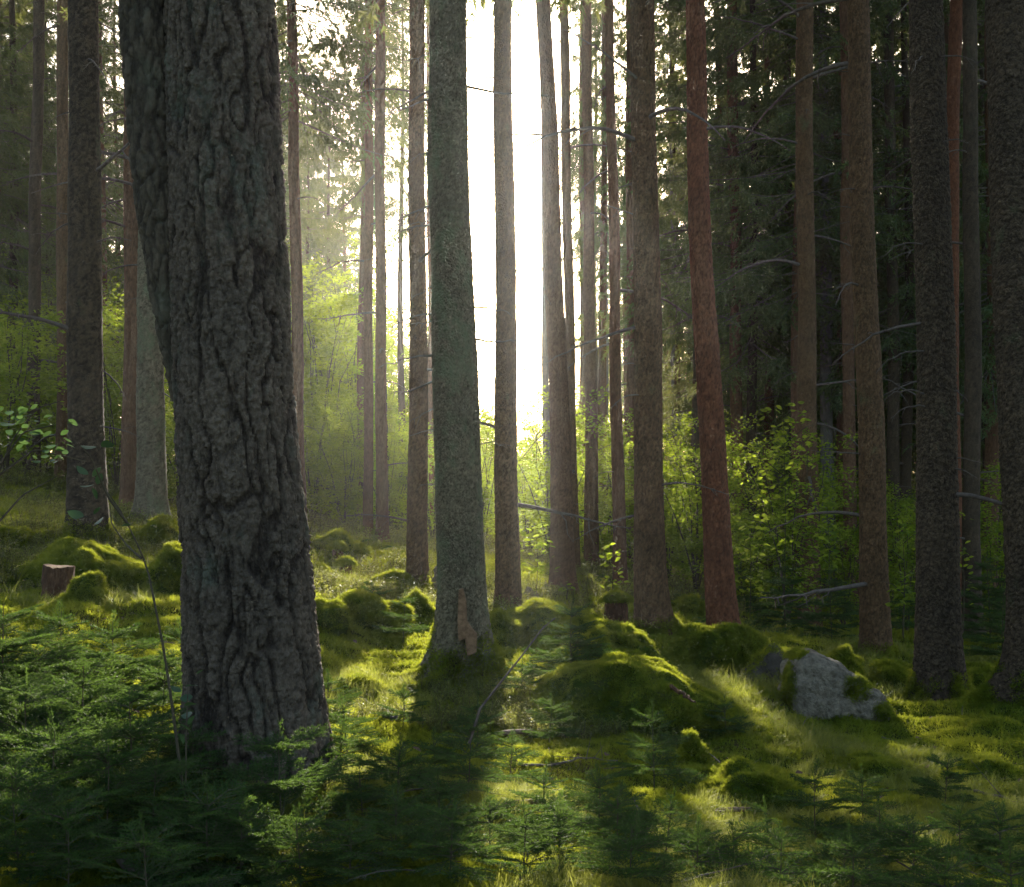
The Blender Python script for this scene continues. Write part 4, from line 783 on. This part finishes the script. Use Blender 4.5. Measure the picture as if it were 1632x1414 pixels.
for it in MS:
    px, pt_, d = it
    sap(px+R.uniform(-8, 8), pt_, d, LB[it], 'small spruces on the mossy floor', 1.1, tilt=R.uniform(-.1, .1), open_=.12)
YS = [(1250, 880, 17), (1325, 900, 16), (1180, 900, 20), (1600, 930, 15), (1575, 880, 18), (1440, 930, 17)]
LB = behind([(a, c_) for a, _, c_ in YS], 'taller dim young spruce')
for px, pt_, d in YS:
    sap(px, pt_, d, LB[(px, d)].replace(' one back behind', ' one by'), 'young spruces among the stand trunks', .75, dens=.8)

# ------------------------------------------------------------------ leafy sprigs
def leaf_mesh(mat, fold=.12, n=6):
    s = np.linspace(0, 1, n+1); w = .36*np.sin(pi*np.clip(s*.97+.02, 0, 1))**.75*(1-.15*s); V = []; 
    for a, b in zip(s, w): V += [[a, -b, fold*b+.05*sin(a*3)], [a, 0, .05*sin(a*3)], [a, b, fold*b+.05*sin(a*3)]]
    F = [];
    for k in range(n):
        for q in (0, 1): F.append([3*k+q, 3*k+q+1, 3*k+q+4, 3*k+q+3])
    mb = MB(); mb.add(V, np.array(F)); return mb.mesh('leaf', M[mat])
LEAFB = leaf_mesh('leaf_big'); LEAFS = leaf_mesh('leaf')
def sprig(stems, lv, d, label, lm, name='leafy_sapling', group=None, r=.004):
    """stems: picture polylines at distance d; lv: leaves (px, py, length px, angle)"""
    x0, _, _ = P(*stems[0][0], d); base = np.array([x0, d, H(x0, d)]); t = thing(name, label, 'sapling', tuple(base), group=group)
    for k, st in enumerate(stems):
        c = np.array([P(a, b, d)-base for a, b in st]); c[:, 1] += np.linspace(0, .25 if k % 2 else -.2, len(c)) if k else 0
        s = np.linspace(0, 1, len(c)); si = np.linspace(0, 1, 14); c = np.stack([np.interp(si, s, c[:, q]) for q in range(3)], -1); mb = MB(); tube(mb, c, r*(1-.7*si), 4); obj('stem' if k == 0 else 'twig', mb.mesh('stem', M['stem']), t)
    for px, py, l, a in lv:
        p = P(px, py, d)-base; p[1] += R.uniform(-.12, .12); L = .74*l/FPX*d; o = obj('leaf', lm, t, tuple(p), (R.uniform(-.9, -.1), -radians(a)+R.uniform(-.2, .2), R.uniform(-.5, .5)), L)
    return t
sprig([[(292, 1260), (275, 1130), (262, 1040), (246, 960), (235, 905), (215, 858), (190, 810), (160, 770)], [(225, 890), (190, 870), (155, 838), (140, 815)], [(206, 838), (180, 790), (165, 730), (160, 715)]],
      [(146, 712, 34, 178), (172, 712, 34, 0), (150, 756, 30, 150), (158, 760, 26, 40), (148, 772, 32, 190), (150, 778, 26, 280), (160, 772, 26, 60), (140, 822, 36, 165), (150, 826, 26, 215), (150, 820, 22, 50), (196, 838, 22, 0)], 4.6, 'thin bare-stemmed sapling with few large blue green leaves', LEAFB, r=.006)
sprig([[(294, 1300), (296, 1230), (297, 1160), (300, 1090)]], [(300, 1092, 30, 10), (298, 1096, 26, 160), (300, 1120, 28, 0), (296, 1118, 30, 185), (297, 1145, 30, 330), (294, 1146, 30, 200), (296, 1158, 24, 60), (292, 1165, 24, 280), (302, 1082, 20, 40)], 4.5, 'large leaved seedling pressed against the foot of the big pine', LEAFB, r=.005)
lv = [(R.uniform(-25, 112), 0, R.uniform(14, 26), R.choice([R.uniform(-30, 30), R.uniform(150, 210)])) for _ in range(75)]
lv = [(a, 650+.55*max(a, 0)*R.uniform(.3, 1.25)+R.uniform(-14, 55), l, g) for a, _, l, g in lv]
sprig([[(-30, 1010), (-20, 860), (-5, 760), (20, 700), (60, 650), (95, 640)], [(-5, 760), (40, 715), (110, 735)], [(0, 740), (50, 690), (110, 680)], [(-18, 850), (20, 790), (60, 760)]], lv, 6.2, 'spreading leafy branch over the shaded slope by the dark spruce', LEAFB, 'leafy_shrub', r=.007)  # darker, less translucent large-leaf colour stands in for shade on these leaves
def seedling(px, py0, py1, wpx, n, d, label, ll=14):
    lv = []; 
    for k in range(n): f = R.random(); lv.append((px+R.uniform(-1, 1)*wpx*(1-.5*f), py0+(py1-py0)*(.25+.75*f), R.uniform(.7, 1.2)*ll, R.choice([R.uniform(-40, 35), R.uniform(145, 220)])))
    st = [[(px, py0+8), (px+2, (py0+py1)/2), (px-2, py1)]]+[[(px, py0+(py1-py0)*f), (px+s_*wpx*.5, py0+(py1-py0)*(f+.08)), (px+s_*wpx, py0+(py1-py0)*(f+.1))] for f, s_ in ((.35, -1), (.5, 1), (.65, -1), (.8, 1))]
    return sprig(st, lv, d, label, LEAFS, r=.006)
seedling(975, 960, 868, 26, 34, 15.6, 'sunlit maple-like seedling glowing in front of a slim spruce', 13)
seedling(855, 940, 838, 34, 60, 17.5, 'glowing leafy seedling beside the trunk in front of the sun', 13)
seedling(903, 948, 930, 10, 7, 15, 'tiny bright seedling on the sunny moss below the leaning trunk', 12)
seedling(1250, 980, 640, 62, 190, 17, 'tall leafy sapling in front of the spruce with dead branches', 14)
seedling(1195, 980, 820, 45, 90, 18.5, 'low leafy sapling beside the leaning red pine', 14)
seedling(1440, 1010, 830, 24, 70, 14, 'leafy sapling pressed beside the dark scaly spruce', 14)
seedling(1535, 1000, 860, 24, 26, 14, 'sparse leafy sapling on the far side of the scaly spruce', 13)
seedling(470, 860, 780, 16, 26, 23, 'thin seedling with yellow leaves at the foot of the lone slim pine', 12)
seedling(1320, 950, 800, 26, 60, 18, 'leafy sapling in front of the pale lilac trunk', 13)

# ------------------------------------------------------------------ sticks, litter
def stick(pts, d0, d1, r, label, twigs=3, mat='twig', name='fallen_branch', lift=.03):
    n = len(pts); ds = np.linspace(d0, d1, n); c = np.array([P(a, b, dd) for (a, b), dd in zip(pts, ds)])
    for k in range(n): c[k, 2] = H(c[k, 0], c[k, 1])+r+.01 if lift else c[k, 2]
    o_ = c[0].copy(); c = c-o_; s = np.linspace(0, 1, n); si = np.linspace(0, 1, 14); c = np.stack([np.interp(si, s, c[:, q]) for q in range(3)], -1)+rng.normal(0, r*.35, (14, 3)); mb = MB(); tube(mb, c, r*(1-.6*si), 6, 0, True)
    for k in range(twigs):
        i = R.randrange(3, 12); dd = nrm(np.array([R.uniform(-1, 1), R.uniform(-1, 1), R.uniform(.1, .8)])); L = R.uniform(.08, .25); u = np.linspace(0, 1, 4)[:, None]; tube(mb, c[i]+dd*L*u, r*.35*(1-.7*u[:, 0]), 3)
    return thing(name, label, 'branch', tuple(o_), me=mb.mesh(name, M[mat]))
stick([(1068, 1094), (1090, 1108), (1106, 1120)], 8.4, 8.1, .016, 'short dark broken stick leaning on the mossy hummock', 0, 'redbrown', lift=0)
stick([(825, 1185), (880, 1165), (930, 1146), (985, 1140)], 6.9, 7.4, .009, 'long pale bleached twig in front of the mossy hummock', 5)
stick([(1105, 1212), (1150, 1205), (1190, 1190)], 6.9, 7.3, .007, 'thin pale twig on the grass below the hummock', 1)
stick([(835, 1300), (860, 1285), (880, 1275)], 5.0, 5.3, .014, 'crooked dark stick beside the strip of dry bark', 2)
stick([(195, 1352), (250, 1362), (300, 1385), (350, 1420)], 4.3, 4.0, .022, 'dim fallen branch lying in the darkest foreground', 1)
stick([(1520, 1262), (1570, 1268), (1640, 1290)], 6.9, 6.6, .012, 'dark stick across the pale grass swell', 1)
stick([(612, 1106), (634, 1114)], 8.0, 7.9, .02, 'short whitish broken branch piece beside the big pine', 1, 'grey')
stick([(1405, 1140), (1420, 1128), (1432, 1118)], 9.6, 9.6, .008, 'short stick leaning by the low end of the boulder', 0)
stick([(1612, 1175), (1640, 1200)], 8.2, 8.0, .009, 'pale stick at the roots of the fish-scale trunk', 0)
for k in range(70):
    px_, d = R.uniform(0, 1632), R.uniform(4, 10.5); x0 = pxx(px_, d); z0 = H(x0, d); az = R.uniform(0, 6.28); L = R.uniform(.15, .5)
    o = thing('fallen_twig', 'thin dry twig lying on the moss', 'twig', (x0, d, z0+.035), (R.uniform(-.3, .3), R.uniform(-.25, .1), az), (L, L*.8, L*.5), 'dry twigs strewn on the moss', DEAD[k % 12])
def bark_strip(px, py, d, L, w, label):
    x0 = pxx(px, d); z0 = H(x0, d)+.012; s = np.linspace(0, 1, 12); mb = MB(); th = np.linspace(-.9, .9, 6); V = []
    for a in s: V += [[(a-.5)*L, np.sin(t_)*w*.5*(.4+.6*sin(pi*min(max(a, .05), .95))), w*.28*np.cos(t_)+.03*L*sin(a*3.1)+.004*R.random()] for t_ in th]
    V = np.array(V); V = np.vstack([V, V-[0, 0, .012]]); F = [[k*6+q, k*6+q+1, k*6+q+7, k*6+q+6] for k in range(11) for q in range(5)]; F = np.array(F); B = F[:, ::-1]+72
    E = [[q, q+72, q+73, q+1] for q in range(5)]+[[66+q, 67+q, 139+q, 138+q] for q in range(5)]+[[k*6, k*6+6, k*6+78, k*6+72] for k in range(11)]+[[k*6+5, k*6+77, k*6+83, k*6+11] for k in range(11)]
    mb.add(V, np.vstack([F, B, E])); thing('bark_strip', label, 'bark', (x0, d, z0), (0, -.08, R.uniform(-.2, .2)), 1., None, mb.mesh('bark_strip', M['litter']))
bark_strip(827, 1262, 5.4, .24, .075, 'pale pinkish strip of dry bark lying on the needles'); bark_strip(820, 1133, 8.0, .26, .12, 'brownish heap of dry bark below the peeling spruce')
bark_strip(1160, 1250, 6.4, .25, .06, 'dry brown bark piece on the bright yellow moss'); bark_strip(1215, 1300, 5.6, .2, .07, 'dull bark scrap on the foreground moss')
LITL = leaf_mesh('litter', .3)
for k in range(110):
    px_, d = R.uniform(-20, 1650), R.uniform(3.9, 11); x0 = pxx(px_, d)
    thing('dry_leaf', 'small dry brown leaf fallen on the moss', 'leaf', (x0, d, H(x0, d)+.03), (R.uniform(-.5, .5), R.uniform(-.5, .5), R.uniform(0, 6)), R.uniform(.025, .06), 'dry leaves on the moss', LITL)

# ------------------------------------------------------------------ haze
mb = MB(); a, b, c0, d0, e, f = -230, 230, -60, 260, -8, 36
V = np.array([[x_, y_, z_] for z_ in (e, f) for y_ in (c0, d0) for x_ in (a, b)]); mb.add(V, np.array([[0, 2, 3, 1], [4, 5, 7, 6], [0, 1, 5, 4], [2, 6, 7, 3], [0, 4, 6, 2], [1, 3, 7, 5]]))
hm = bpy.data.materials.new('haze'); hm.use_nodes = True; t = hm.node_tree; t.nodes.remove(t.nodes['Principled BSDF'])
pv = t.nodes.new('ShaderNodeVolumePrincipled'); pv.inputs['Color'].default_value = (.95, .95, .92, 1); pv.inputs['Density'].default_value = .00036; pv.inputs['Anisotropy'].default_value = .8
t.links.new(pv.outputs[0], t.nodes['Material Output'].inputs['Volume'])
hz = obj('haze', mb.mesh('haze', hm, False)); hz['kind'] = 'stuff'
